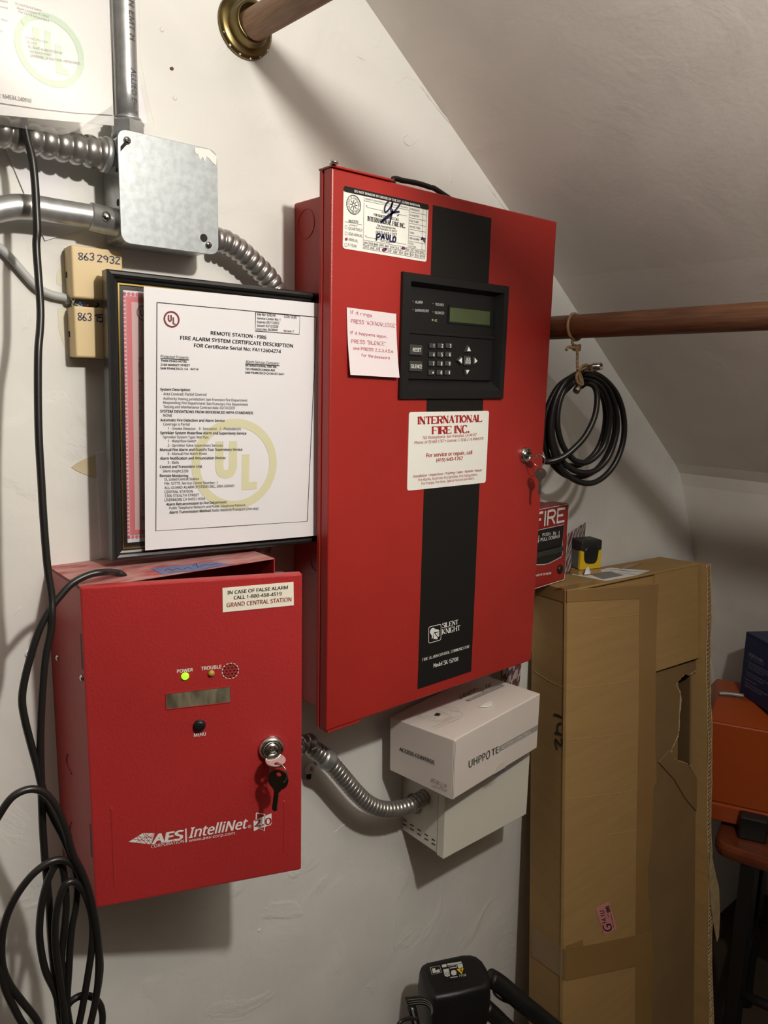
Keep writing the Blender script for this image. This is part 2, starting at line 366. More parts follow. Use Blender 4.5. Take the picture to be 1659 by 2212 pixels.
def write(g, t, fr, c, wd, jit=0.0, serif=False, gap=1.6, thin=0.3, space=2.6):     # single-stroke hand or contrast-stroke serif letters
    s, bl, br, tl = t; st, wx = pen_strokes(s, gap, space); rnd = random.Random(sum(map(ord, s)))
    d = ((br[0]-bl[0])/wx, (br[1]-bl[1])/wx); u = ((tl[0]-bl[0])/6, (tl[1]-bl[1])/6)
    M = lambda x, y: (bl[0] + d[0]*x + u[0]*y, bl[1] + d[1]*x + u[1]*y)
    cap = sqrt((tl[0]-bl[0])**2 + (tl[1]-bl[1])**2)
    kk = [0]
    def lay():      # pieces that cross lie a hair above one another
        kk[0] += 1; return c + 1.6e-5*(kk[0] % 13)
    for p, sm, ch in st:
        q = [M(x + rnd.uniform(-jit, jit), y + rnd.uniform(-jit, jit)) for x, y in p]
        if sm: parts = [spl2(q, 5)]
        else: parts = [[q[i], q[i+1]] for i in range(len(q)-1)]
        for a in parts:
            if not sm:      # let straight pieces overlap a little at their corners
                dx, dy = a[1][0]-a[0][0], a[1][1]-a[0][1]; l = sqrt(dx*dx+dy*dy) or 1; e = wd*(0.12 if serif else 0.4); a = [(a[0][0]-dx/l*e, a[0][1]-dy/l*e), (a[1][0]+dx/l*e, a[1][1]+dy/l*e)]
            if serif:
                def wf(dx, dy):
                    if not sm and abs(dx) > 0.12 and abs(dy) > 0.3: return wd if dx*dy < 0 else wd*thin*1.2
                    if not sm and ch in 'NM' and abs(dy) > 0.9: return wd*(thin*1.2 if ch == 'N' or dx >= 0 and a[0][0] < q[1][0] else 1.0)
                    return wd*(thin + (1-thin)*max(0.0, abs(dy)*1.3-0.3))
                g.ribbon(a, wd, lay(), fr, wf=wf)
            else: g.ribbon(a, wd, lay(), fr)
        if serif and not sm:
            for e, o in ((p[0], p[1]), (p[-1], p[-2])):
                if e[1] in (0, 6) and abs(e[1]-o[1]) > 1.2*abs(e[0]-o[0]):
                    a = M(*e); h = wd*0.78; t_ = cap*0.05*(1 if e[1] == 0 else -1); y0, y1 = sorted((a[1], a[1] + t_)); sl = d[1]/(d[0] or 1)
                    g.poly([(a[0]-h, y0-h*sl), (a[0]+h, y0+h*sl), (a[0]+h, y1+h*sl), (a[0]-h, y1-h*sl)], lay(), fr)
                if ch in 'EFTLZ' and abs(e[1]-o[1]) < 0.1 and abs(e[0]-o[0]) > 0.5 and (e[1] in (0, 6)):
                    a = M(*e); hh = cap*0.20*(1 if e[1] == 0 else -1); y0, y1 = sorted((a[1], a[1] + hh)); g.rect(a[0]-wd*0.22, a[0]+wd*0.22, y0, y1, lay(), fr)
    return g

# ---------------------------------------------------------------- the setting
struct('wall_back', G().box(-1.7, 2.2, -ZO, 1.5, -0.06, 0.0), WALL)
sl = [(0.1385, 0.9215), (0.5662, 0.6172), (1.035, 0.262)]
so = [(-0.42, 1.34), *sl[:2], (1.02, 0.273), (1.045, 0.25), (1.062, 0.222), (1.1563, 0.0267), (1.69, -ZO), (1.76, -ZO), (1.23, 0.06), (1.10, 0.30), (-0.38, 1.40)]
struct('ceiling_slope', G().prism([(p[0], p[1]) for p in so], -0.02, 2.1), SLOPE)
struct('ceiling', G().box(-1.7, -0.40, 1.34, 1.40, -0.02, 2.1), WALL)
struct('floor', G().box(-1.7, 2.2, -ZO-0.05, -ZO, -0.06, 2.1), FLOORM)
struct('wall_left', G().box(-1.76, -1.7, -ZO, 1.40, -0.06, 2.1), DIM)
struct('wall_front', G().box(-1.76, 2.2, -ZO, 1.40, 2.1, 2.16), DIM)
wb = bpy.data.objects['wall_back']
def chip(pts, material, t=0.0006): mk('paint_chip', G().prism(pts, -0.0005, t, W), material, wb)
chip([(-0.2592,0.3389),(-0.2523,0.3435),(-0.2428,0.3478),(-0.2318,0.3514),(-0.2291,0.3384),(-0.2325,0.3252),(-0.2399,0.328),(-0.2473,0.3311),(-0.2545,0.3352)], PLAST)
chip([(-0.264,0.541),(-0.2611,0.5464),(-0.2562,0.5504),(-0.2572,0.5313),(-0.2608,0.5292),(-0.2645,0.5306)], mat('pale_halo_paint', (0.70, 0.655, 0.52), 0.6), 0.0004)
chip([(-0.2649,0.5064),(-0.257,0.5069),(-0.2582,0.4636),(-0.2614,0.4715),(-0.265,0.4854)], mat('pale_halo_paint', (0.70, 0.655, 0.52), 0.6), 0.0004)
chip([(-0.1333,0.7711),(-0.1303,0.773),(-0.1282,0.7713),(-0.1295,0.7691),(-0.1325,0.7691)], mat('brown_mark', (0.10, 0.05, 0.03), 0.8))
g = G().tube([(-0.3165,0.1397,0.0005),(-0.3133,0.1413,0.0005),(-0.3091,0.1392,0.0005),(-0.3071,0.1359,0.0005),(-0.3115,0.1338,0.0005),(-0.3161,0.1361,0.0005)], 0.0012, 5, True)
mk('paint_chip', g, WHITE, wb)
chip([(-0.3162,0.1397),(-0.3111,0.1386),(-0.3109,0.1357),(-0.3155,0.1362)], INK, 0.0003)
for pts, r_ in [([(0.3049,0.8078,0),(0.3293,0.7894,0),(0.369,0.7666,-0),(0.4194,0.7309,0),(0.4724,0.7026,0),(0.5368,0.6563,0)],0.003),([(0.3812,0.7401,-0),(0.4265,0.7099,0),(0.4988,0.6702,0),(0.5587,0.6248,0)],0.0016),([(0.2363,0.8458,0),(0.2639,0.8271,-0),(0.3022,0.806,0)],0.0016),([(0.2173,0.7758,0),(0.2089,0.7681,0),(0.2221,0.7617,0),(0.2392,0.7743,-0)],0.001),([(0.3004,0.7487,0),(0.3064,0.7274,0)],0.0012),([(0.1257,0.8519,0),(0.1411,0.8494,0)],0.0008),([(0.2318,-0.4537,0),(0.2349,-0.517,-0)],0.0009),([(0.1032,-0.2439,-0),(0.1298,-0.235,0)],0.0007),([(0.1384,-0.2148,0),(0.166,-0.2093,0)],0.0007),([(-0.326,0.1834,0),(-0.3186,0.1923,0)],0.0007)]:
    rn_ = random.Random(len(pts)); mk('paint_ridge', G().tube(pts, r_, 6, rf=lambda l, u: r_*(0.25 + 0.75*abs(sin(l*140 + sin(l*61)*2)))*(0.2 + min(1, 6*u, 6*(1-u)))), WALL, wb)
for p in [(-0.1408,0.8072,0),(-0.1277,0.7416,0),(-0.0278,-0.3448,0)]:
    mk('paint_chip', G().lathe([(0.003, -0.0002), (0.0022, 0.0005), (0.0005, 0.0007)], p, (0, 0, 1), 7), WALL, wb)
# old screw anchor under the conduit
t = thing('wall_anchor', 'white plastic screw anchor sticking out of the wall under the corrugated conduit', 'anchor', (0.0579,-0.1219,0))
mk('sleeve', G().lathe([(0.009, 0), (0.009, 0.004), (0.006, 0.006), (0.003, 0.006), (0.003, 0.001)], (0.0579,-0.1219,0), (0.1, 0.3, 1), 14), WHITE, t)
mk('screw', G().lathe([(0.0035, 0), (0.0035, 0.012), (0.002, 0.013)], (0.0572,-0.1241,0.001), (-0.5, -0.7, 0.6), 10), DARK, t)

# ---------------------------------------------------------------- the big red fire alarm cabinet
T = thing('fire_alarm_cabinet', 'tall red fire alarm control cabinet with a black centre stripe and keypad', 'alarm panel', (0.2, 0, 0))
g = G().box(0.030, 0.386, 0.0, 0.656, 0.0, 0.104, 0.002); mk('back_box', g, RED, T)
kc = (0.03,0.6277,0.0268)
g = G().tube([(0.0297, kc[1] + 0.0175*sin(2*pi*k/28), kc[2] + 0.0175*cos(2*pi*k/28)) for k in range(28)], 0.0005, 5, True, sub=1); mk('knockout', g, RED, T)
kc = (0.03,0.2018,0.0527)
g = G().tube([(0.0297, kc[1] + 0.011*sin(2*pi*k/24), kc[2] + 0.011*cos(2*pi*k/24)) for k in range(24)], 0.0005, 5, True, sub=1); mk('knockout', g, RED, T)
DW, DH, CF = 0.406, 0.671, 0.120
hole = [(0.109, 0.4205), (0.299, 0.4205), (0.299, 0.5675), (0.109, 0.5675)]
out1 = [(0.0, 0.0), (DW, 0.0), (DW, DH), (0.0, DH)]; out2 = [(0.002, 0.002), (DW-0.002, 0.002), (DW-0.002, DH-0.002), (0.002, DH-0.002)]
g = G(); vs = []
for o, c in ((out1, 0.1055), (out1, CF-0.002), ([(0.0006, 0.0006), (DW-0.0006, 0.0006), (DW-0.0006, DH-0.0006), (0.0006, DH-0.0006)], CF-0.0006), (out2, CF), (hole, CF), (hole, 0.1055)): vs += [(p[0], p[1], c) for p in o]
fs = [(r*4+i, r*4+(i+1) % 4, (r+1)*4+(i+1) % 4, (r+1)*4+i) for r in range(5) for i in range(4)] + [(20+i, 20+(i+1) % 4, (i+1) % 4, i) for i in range(4)]
g.add(vs, fs); D = mk('door', g, RED, T)
D0 = Fr((0, 0, CF), (1, 0, 0), (0, 1, 0))
g = G().box(-0.0012, 0.4, -0.0005, DH, 0.0985, 0.1035); mk('door_flange', g, RED, T)
g = G().box(-0.001, 0.090, DH+0.0005, DH+0.0028, 0.096, 0.1225, 0.0006); tb = mk('hinge_tab', g, RED, T)
mk('screw', G().lathe([(0.0052, 0), (0.0052, 0.002), (0.004, 0.0035), (0.0015, 0.0042)], (-0.0011,0.6738,0.1249), (0, 1, 0), 14), CHROME, tb)
mk('hinge_tab', G().box(0.003, 0.055, -0.0042, -0.0005, 0.100, 0.1185, 0.0005), RED, T)
for z0, z1 in ((0.0161, 0.4175), (0.5715, 0.6556)): mk('black_stripe', G().prism([(0.1563, z0), (0.2646, z0), (0.2646, z1), (0.1563, z1)], 0, 0.0004, D0), BLKM, T)
# keypad unit
BZ0 = [(0.1055, 0.4168), (0.3015, 0.4168), (0.3025, 0.5705), (0.1060, 0.5705)]; BZ1 = [(0.1175, 0.4280), (0.2912, 0.4280), (0.2922, 0.5603), (0.1180, 0.5603)]
ch = [(p[0]*0.985+0.003, p[1]*0.985+0.0075) for p in BZ0]
g = G(); bk = [(0.1185, 0.4410), (0.2848, 0.4410), (0.2848, 0.5560), (0.1190, 0.5560)]; cb = -0.0068
vs = [(p[0], p[1], c) for o, c in ((BZ0, 0.0), (BZ0, 0.0045), (ch, 0.006), (BZ1, 0.006), (bk, cb)) for p in o]
fs = [(r*4+i, r*4+(i+1) % 4, (r+1)*4+(i+1) % 4, (r+1)*4+i) for r in range(4) for i in range(4)] + [(16, 17, 18, 19)]
K = mk('keypad_unit', g.add(vs, fs, False, D0), BLACK, T, 'black plastic keypad and display unit')
cp = -0.0035
mk('keypad_plate', G().box(0.1182, 0.2835, 0.4415, 0.4975, cb-0.0005, cp, 0.0006, D0).box(0.1182, 0.2845, 0.4978, 0.5015, cb-0.0005, cp+0.0012, 0.001, D0), BLACK, K)
DU, DL = D0.off(cb), D0.off(cp)
q = [(0.1985,0.536),(0.2795,0.5379),(0.2787,0.5155),(0.1988,0.5172)]
q = [(q[0][0], q[3][1]), (q[1][0]-0.0015, q[3][1]), (q[1][0]-0.0015, q[0][1]), (q[0][0], q[0][1])]
mk('display', G().prism(q, 0, 0.0005, DU), LCDG, K, 'unlit green display window')
mk('display_rim', G().ring([(q[0][0]-.0025, q[0][1]-.0025), (q[1][0]+.004, q[1][1]-.0025), (q[2][0]+.004, q[2][1]+.0025), (q[3][0]-.0025, q[3][1]+.0025)], q, 0, 0.0015, DU), BLACK, K)
for a, b_ in [(0.1336,0.5376),(0.1685,0.5375),(0.1337,0.5274),(0.1687,0.5271),(0.1685,0.517)]:
    mk('indicator_light', G().lathe([(0.0017, 0), (0.0015, 0.0006), (0.0006, 0.001)], D0.pt(a, b_, cb), D0.n, 10), KEYG if b_ > 0.5205 else AMBER, K)
keys = [(0.1655,0.4843),(0.1802,0.4849),(0.1952,0.4856),(0.1653,0.4732),(0.1801,0.4737),(0.1949,0.4743),(0.1653,0.4617),(0.1801,0.4621),(0.1948,0.4625),(0.1653,0.4502),(0.1801,0.4505),(0.1949,0.4508)]
for a, b_ in keys: mk('keypad_button', G().box(a-0.0056, a+0.0056, b_-0.0034, b_+0.0034, cp, cp+0.0028, 0.0009, D0, 1), KEYG, K)
for a, b_, wd, hh in [(*p, 0.0108, 0.0066) for p in [(0.1365,0.4778),(0.1368,0.4574)]] + [(*(0.2313,0.4672), 0.0066, 0.0066)]:
    mk('keypad_button', G().box(a-wd, a+wd, b_-hh, b_+hh, cp, cp+0.003, 0.001, D0, 1), KEYG, K)
Gk = G(); DK = D0.off(cp+0.0035)
for tri in [[(0.2315,0.4863),(0.2359,0.4802),(0.2285,0.4799)],[(0.2191,0.4714),(0.2197,0.4633),(0.2132,0.4673)],[(0.2438,0.4721),(0.2443,0.464),(0.2498,0.4676)],[(0.2282,0.4549),(0.2349,0.4551),(0.23,0.4493)]]:
    cx = sum(p[0] for p in tri)/3; cy = sum(p[1] for p in tri)/3
    mk('arrow_button', G().prism([(cx+(p[0]-cx)*1.5-0.001, cy+(p[1]-cy)*1.5) for p in tri], cp, cp+0.003, D0, cham=0.0008), KEYG, K)
    Gk.poly(tri, 0, DK)
for t_ in (('RESET',(0.1296,0.4757),(0.1439,0.476),(0.1294,0.4802)), ('SILENCE',(0.1268,0.4552),(0.1464,0.4551),(0.1266,0.4597)), ('ACK',(0.2274,0.4682),(0.2358,0.4682),(0.2272,0.4714)), ('ENTER',(0.2262,0.4635),(0.2366,0.4635),(0.2261,0.4665))): put(Gk, t_, DK, 0, 0.03)
Gk.rect(*(0.2257,0.2366,0.4671,0.4676), 0, DK)
for ch_, (a, b_) in zip('123456789*0#', keys):
    if ch_ == '*': Gk.disc(a+0.001, b_, 0.0013, 0, DK, 10)
    else: put(Gk, (ch_, (a-0.0002, b_-0.0023), (a+(0.0012 if ch_ == '1' else 0.0026), b_-0.0023), (a-0.0002, b_+0.0023)), DK, 0, 0.04)
mk('lettering', Gk, WHITE, K)
g = G(); DUl = D0.off(cb+0.0003)
for t_ in [('ALARM',(0.1372,0.5358),(0.1499,0.5364),(0.1371,0.539)),('TROUBLE',(0.1724,0.5356),(0.1881,0.5361),(0.1722,0.5388)),('SUPERVISORY',(0.137,0.5256),(0.1616,0.5264),(0.1369,0.5288)),('SILENCED',(0.1722,0.5252),(0.189,0.5257),(0.172,0.5284)),('AC',(0.172,0.5155),(0.1771,0.5155),(0.1718,0.5185))]: put(g, t_, DUl, 0, 0.02)
mk('lettering', g, mat('dim_white_print', (0.5, 0.5, 0.48), 0.6), K)
# lock
lc = (0.3604,0.334,0.125)
L_ = mk('lock', G().lathe([(0.0118, -0.006), (0.0118, 0.001), (0.0105, 0.004), (0.0088, 0.005), (0.0085, 0.003), (0.006, 0.003), (0.006, 0.004), (0.001, 0.004)], (lc[0], lc[1], 0.1215), (0, 0, 1), 28), CHROME, T, 'chrome key lock')
mk('keyhole', G().box(lc[0]-0.0008, lc[0]+0.0008, lc[1]-0.004, lc[1]+0.004, 0.125, 0.1262), DARK, L_)
# brand block near the foot of the stripe
g = G(); DS = D0.off(0.0008)
for t_, wd in ((('SILENT',(0.2004,0.0964),(0.2314,0.096),(0.2,0.1031)), 0.0015), (('KNIGHT',(0.2008,0.087),(0.2362,0.0861),(0.2005,0.0944)), 0.0015)): write(g, t_, DS, 0, wd, 0, True, 1.5, 0.35)
write(g, ('FIRE ALARM CONTROL COMMUNICATOR',(0.1638,0.0556),(0.2569,0.0548),(0.1637,0.0596)), DS, 0, 0.0007, 0, True, 1.5, 0.35)
write(g, ('Model SK-5208',(0.1861,0.0411),(0.2351,0.0399),(0.1858,0.0469)), DS, 0, 0.0011, 0, True, 1.5, 0.35)
g.ribbon(rquad([(0.1742,0.0794),(0.1981,0.0794),(0.1973,0.1026),(0.1733,0.1032)], 0.003), 0.0009, 0, DS, True)
g.poly(spl2([(0.1807,0.1005),(0.1844,0.0991),(0.1864,0.0972),(0.1837,0.0968),(0.1824,0.0934),(0.1824,0.0891),(0.1828,0.0863),(0.1798,0.0849),(0.1803,0.0877),(0.1787,0.0911),(0.1766,0.0934),(0.1762,0.0965),(0.1775,0.099)], 4, True), 0, DS)
g.poly([(0.1826,0.0946),(0.1837,0.0967),(0.1873,0.0973),(0.1915,0.0961),(0.1939,0.0941),(0.1943,0.0925),(0.1847,0.0934),(0.1839,0.0925),(0.1912,0.0843),(0.1912,0.0814),(0.1872,0.0829),(0.1831,0.0838),(0.1842,0.0869),(0.1828,0.0909)], 0, DS)
g.poly([(0.1866,0.0918),(0.1946,0.0916),(0.1943,0.0892),(0.1908,0.0895),(0.1915,0.0885),(0.1943,0.0886),(0.1945,0.0857),(0.1922,0.0849)], 0, DS)
mk('brand_print', g, WHITE, T)
# inspection tag sticker
q = [(0.016,0.587),(0.1478,0.5864),(0.1483,0.6547),(0.0163,0.6547)]
IS = mk('inspection_sticker', G().prism(rquad(q, 0.0035), 0, 0.0006, D0), STICK, T, 'white printed inspection sticker with black header')
DI = D0.off(0.0009)
mk('header_band', G().poly(rquad([(0.0156,0.6484),(0.1486,0.6482),(0.1483,0.6547),(0.0163,0.6547)], 0.003), 0, DI), BLKM, IS)
g = G()
for t_, bo in [(('QUARTERLY',(0.0237,0.6085),(0.044,0.6086),(0.0237,0.6117)),0),(('SEMI-ANNUAL',(0.0238,0.6024),(0.0442,0.6025),(0.0238,0.6056)),0),(('ANNUAL',(0.0238,0.5964),(0.0379,0.596),(0.0237,0.5996)),0),(('5 YEAR',(0.0236,0.5903),(0.0359,0.5899),(0.0236,0.5934)),0),(('965370',(0.0236,0.6165),(0.0377,0.6172),(0.0235,0.6193)),0.03),(('LICENSE #',(0.0244,0.6131),(0.0366,0.6134),(0.0243,0.6146)),0),(('OWNER IS RESPONSIBLE FOR MAINTAINING RECORDS',(0.0475,0.6449),(0.1138,0.6448),(0.0474,0.6466)),0),(('X',(0.0488,0.6368),(0.0507,0.6369),(0.0488,0.6389)),0.02),(('X',(0.0484,0.6036),(0.0505,0.6035),(0.0484,0.6056)),0.02),(('SIGNATURE',(0.0725,0.6337),(0.0861,0.6336),(0.0725,0.6355)),0),(('PRINT NAME',(0.0722,0.6012),(0.0866,0.6009),(0.0721,0.6028)),0),(('SPRINKLER',(0.1173,0.6437),(0.1331,0.644),(0.1172,0.6461)),0),(('STANDPIPE',(0.1174,0.6369),(0.1329,0.6372),(0.1173,0.6393)),0),(('FIRE PUMP',(0.1175,0.6303),(0.1324,0.6303),(0.1174,0.6327)),0),(('WATER TANK',(0.1173,0.6235),(0.1355,0.6236),(0.1172,0.6259)),0),(('FOAM',(0.1174,0.6168),(0.125,0.6168),(0.1173,0.6191)),0),(('FIRE ALARM',(0.1174,0.6102),(0.1338,0.6101),(0.1173,0.6126)),0.01),(('FIXED',(0.1172,0.6042),(0.125,0.6042),(0.1171,0.6062)),0),(('SYSTEM',(0.1171,0.6008),(0.1287,0.6009),(0.1171,0.6028)),0),(('796 Pennsylvania Ave.',(0.0661,0.6175),(0.0954,0.6181),(0.066,0.62)),0.02),(('San Francisco, CA 94107',(0.0645,0.6148),(0.0974,0.615),(0.0645,0.6171)),0.02),(('(415) 643-1767',(0.0645,0.6095),(0.0974,0.6105),(0.0644,0.6129)),0.03),(('JAN',(0.0463,0.5958),(0.052,0.5958),(0.0462,0.5984)),0.01),(('FEB',(0.0549,0.5958),(0.0607,0.5958),(0.0548,0.5984)),0.01),(('MAR',(0.0626,0.5958),(0.0684,0.5958),(0.0625,0.5984)),0.01),(('APR',(0.0711,0.5958),(0.077,0.5958),(0.071,0.5985)),0.01),(('MAY',(0.0793,0.5958),(0.0853,0.5959),(0.0793,0.5985)),0.01),(('JUN',(0.0878,0.5959),(0.0938,0.5959),(0.0877,0.5985)),0.01),(('JUL',(0.0961,0.5959),(0.1023,0.5959),(0.096,0.5986)),0.01),(('SEP',(0.1126,0.5961),(0.1186,0.5961),(0.1125,0.5988)),0.01),(('OCT',(0.1204,0.596),(0.1268,0.596),(0.1203,0.5987)),0.01),(('NOV',(0.1286,0.596),(0.1354,0.5959),(0.1285,0.5987)),0.01),(('DEC',(0.1372,0.596),(0.1438,0.5959),(0.1371,0.5987)),0.01),(('2023',(0.0465,0.5913),(0.053,0.5913),(0.0464,0.5937)),0.01),(('2024',(0.0558,0.5913),(0.0623,0.5913),(0.0557,0.5937)),0.01),(('2025',(0.0648,0.5913),(0.0714,0.5913),(0.0647,0.5937)),0.01),(('2027',(0.0828,0.5913),(0.0896,0.5912),(0.0827,0.5937)),0.01),(('2028',(0.0917,0.5913),(0.0986,0.5912),(0.0917,0.5937)),0.01),(('2029',(0.1007,0.5912),(0.1077,0.5912),(0.1006,0.5937)),0.01),(('2030',(0.1097,0.5912),(0.1168,0.5912),(0.1096,0.5936)),0.01),(('2031',(0.1185,0.5912),(0.1257,0.5911),(0.1184,0.5936)),0.01),(('2032',(0.1278,0.5912),(0.135,0.5911),(0.1277,0.5936)),0.01),(('2033',(0.1369,0.5912),(0.1442,0.5911),(0.1368,0.5936)),0.01)]: put(g, t_, DI, 0, bo)
write(g, ('FOR QUALITY SERVICE CALL',(0.0611,0.6289),(0.1004,0.6286),(0.061,0.6317)), DI, 0, 0.0006, 0, True, 1.5, 0.4)
write(g, ('INTERNATIONAL FIRE INC.',(0.0522,0.6222),(0.1096,0.6218),(0.0521,0.6271)), DI, 0, 0.0012, 0, True, 1.4, 0.3)
for p in [[(0.0183,0.6163),(0.0435,0.6164)],[(0.0458,0.6478),(0.0456,0.5902)],[(0.0461,0.6433),(0.1164,0.6432)],[(0.0507,0.6366),(0.1128,0.636)],[(0.051,0.6036),(0.1128,0.603)],[(0.1164,0.6476),(0.116,0.6001)],[(0.1392,0.6479),(0.1391,0.5996)],[(0.1454,0.6477),(0.1448,0.5896)],[(0.1164,0.6416),(0.1452,0.6419)],[(0.1165,0.6349),(0.1453,0.635)],[(0.1165,0.6285),(0.1452,0.6285)],[(0.1166,0.6216),(0.1452,0.6216)],[(0.1166,0.6147),(0.1453,0.6145)],[(0.1167,0.6078),(0.1451,0.6075)],[(0.046,0.5999),(0.1444,0.5999)],[(0.0459,0.5947),(0.1441,0.5951)],[(0.0458,0.5904),(0.1443,0.5896)],[(0.0541,0.5992),(0.0537,0.5903)],[(0.0623,0.5992),(0.062,0.5902)],[(0.071,0.5992),(0.0707,0.5902)],[(0.0792,0.5992),(0.0789,0.5901)],[(0.0874,0.5992),(0.0871,0.5901)],[(0.0955,0.5992),(0.0952,0.59)],[(0.1039,0.5992),(0.1037,0.59)],[(0.1122,0.5992),(0.1119,0.5899)],[(0.1206,0.5992),(0.1203,0.5899)],[(0.1288,0.5992),(0.1285,0.5898)],[(0.1368,0.5992),(0.1365,0.5898)]]: g.ribbon(p, 0.00035, 0, DI)
for p in [[(0.0187,0.6121),(0.0219,0.6121),(0.0219,0.6089),(0.0187,0.6089)],[(0.0187,0.6054),(0.0219,0.6054),(0.0219,0.6022),(0.0187,0.6022)],[(0.0187,0.5927),(0.0219,0.5926),(0.0218,0.5894),(0.0187,0.5895)]]: g.ribbon(p, 0.0004, 0, DI, True)
sc = (0.0308,0.6364); sr = 0.0104
for r_, w_ in ((1.0, 0.0006), (0.94, 0.0003), (0.64, 0.0004)): g.circ(sc[0], sc[1], sr*r_, w_, 0, DI, 36)
for k in range(8): g.ribbon([(sc[0] + sr*0.12*cos(k*pi/4), sc[1] + sr*0.12*sin(k*pi/4)), (sc[0] + sr*0.52*cos(k*pi/4), sc[1] + sr*0.52*sin(k*pi/4))], 0.001, 0, DI)
def around(g, s, cx, cy, r, h, t0, t1, fr, c, inward=False):
    for i, ch_ in enumerate(s):
        if ch_ == ' ': continue
        t_ = t0 + (t1-t0)*i/(len(s)-1); d = 1 if not inward else -1
        tx, ty = (sin(t_)*d, -cos(t_)*d); ux, uy = (cos(t_)*d, sin(t_)*d); bx, by = cx + r*cos(t_), cy + r*sin(t_); wv = h*0.32
        put(g, (ch_, (bx-tx*wv, by-ty*wv), (bx+tx*wv, by+ty*wv), (bx-tx*wv+ux*h, by-ty*wv+uy*h)), fr, c)
around(g, 'STATE OF CALIFORNIA', sc[0], sc[1], sr*0.70, sr*0.18, pi*1.02, -0.02*pi, DI, 0)
around(g, 'STATE FIRE MARSHAL', sc[0], sc[1], sr*0.88, sr*0.18, pi*1.12, pi*1.88, DI, 0, True)
mk('lettering', g, GREYINK, IS)
g = G(); put(g, ('DO NOT REMOVE BY ORDER OF THE STATE FIRE MARSHAL',(0.0314,0.6502),(0.1342,0.6495),(0.0313,0.6527)), DI.off(0.0002), 0, 0.03); mk('lettering', g, WHITE, IS)
g = G(); DH_ = DI.off(0.0003)
for p, wd in [([(0.0837,0.6485),(0.08,0.6459),(0.0772,0.6406),(0.0772,0.6365),(0.0793,0.6358),(0.083,0.6387),(0.0868,0.6435),(0.0895,0.6491),(0.0873,0.6421),(0.0869,0.6379),(0.0899,0.637)],0.003),([(0.1036,0.6523),(0.0975,0.6437),(0.0871,0.6338),(0.0777,0.6269),(0.072,0.6233),(0.0748,0.6264),(0.0842,0.6334),(0.0937,0.6379),(0.1004,0.6391)],0.0032),([(0.0898,0.6404),(0.088,0.6339),(0.0865,0.6281),(0.086,0.6246)],0.003),([(0.0977,0.6353),(0.0986,0.6341)],0.0036),([(0.0658,0.6086),(0.0651,0.6016)],0.0028),([(0.0654,0.6082),(0.07,0.6099),(0.0706,0.6072),(0.0659,0.6048)],0.0028),([(0.0726,0.6039),(0.0753,0.6102),(0.0775,0.6046)],0.0028),([(0.0733,0.6065),(0.0771,0.6069)],0.0028),([(0.0801,0.6105),(0.0814,0.6057),(0.0836,0.6057),(0.0839,0.6106)],0.0028),([(0.0868,0.6107),(0.0865,0.6039),(0.0909,0.6038)],0.0028),([(0.0913,0.6091),(0.0952,0.6089),(0.0948,0.6046),(0.0914,0.6039),(0.0913,0.6091)],0.0028)]: g.ribbon(spl2(p, 4), wd*0.72, 0, DH_)
for p in [[(0.136,0.6113),(0.1375,0.6144),(0.1395,0.6155),(0.1411,0.6145),(0.1443,0.6142),(0.144,0.6086),(0.1424,0.6092),(0.1402,0.6122)],[(0.1045,0.5969),(0.1059,0.5993),(0.1089,0.6),(0.111,0.5988),(0.1115,0.5974),(0.108,0.5963)],[(0.0739,0.5919),(0.0753,0.5941),(0.0805,0.5951),(0.082,0.5935),(0.0806,0.592),(0.0768,0.5908)]]: g.poly(p, 0, DH_)
mk('handwriting', g, PENBLUE, IS)
g = G()
for p in [[(0.0188,0.5987),(0.0221,0.5995),(0.0223,0.5969),(0.0208,0.5959),(0.0188,0.5964)],[(0.1404,0.6124),(0.1431,0.6133),(0.1436,0.6111),(0.1415,0.6104)],[(0.1061,0.5986),(0.1094,0.5993),(0.11,0.5974),(0.1068,0.5967)],[(0.0757,0.594),(0.0781,0.5945),(0.0785,0.591),(0.0763,0.5905)]]: g.poly(p, 0, DH_.off(0.0002))
mk('tick_mark', g, mat('crimson_marker', (0.35, 0.02, 0.09), 0.6), IS)
# service sticker
q = [(0.1258,0.2979),(0.2768,0.2978),(0.2771,0.3998),(0.1255,0.3996)]
SS = mk('service_sticker', G().prism(rquad(q, 0.004), 0, 0.0008, D0), STICK, T, 'white service sticker with red printing')
DI = D0.off(0.0011); g = G()
write(g, ('INTERNATIONAL',(0.1424,0.3841),(0.2625,0.3851),(0.142,0.3934)), DI, 0, 0.0030, 0, True, 1.45, 0.28)
write(g, ('FIRE INC.',(0.1683,0.3704),(0.2364,0.3705),(0.1679,0.3801)), DI, 0, 0.0030, 0, True, 1.45, 0.28, 2.2)
for t_, bo, sh in [(('765 Pennsylvania  San Francisco, CA 94107',(0.1502,0.3642),(0.2535,0.3653),(0.15,0.3679)),0.005,0.22),(('Phone: (415) 643-1767 • License: C-10 & C-16 #965370',(0.1356,0.3583),(0.2677,0.3594),(0.1354,0.3621)),0.005,0.22),(('For service or repair, call',(0.158,0.3402),(0.246,0.3403),(0.1578,0.3451)),0.03,0),(('(415) 643-1767',(0.1766,0.3331),(0.2278,0.3332),(0.1763,0.3377)),0.03,0),(('Installation • Inspections • Training • Sales • Rentals • Repair',(0.1353,0.3146),(0.268,0.3151),(0.1352,0.3178)),0.015,0.2),(('Fire Alarms, Automatic Fire Sprinkles, Fire Extinguishers,',(0.145,0.3092),(0.2588,0.3091),(0.1448,0.3128)),-0.004,0),(('Fire Pumps, Fire Hose, Special Hazards and More.',(0.1507,0.3039),(0.2525,0.3042),(0.1506,0.3075)),-0.004,0)]: put(g, t_, DI, 0, bo, sh)
mk('lettering', g, REDINK, SS)
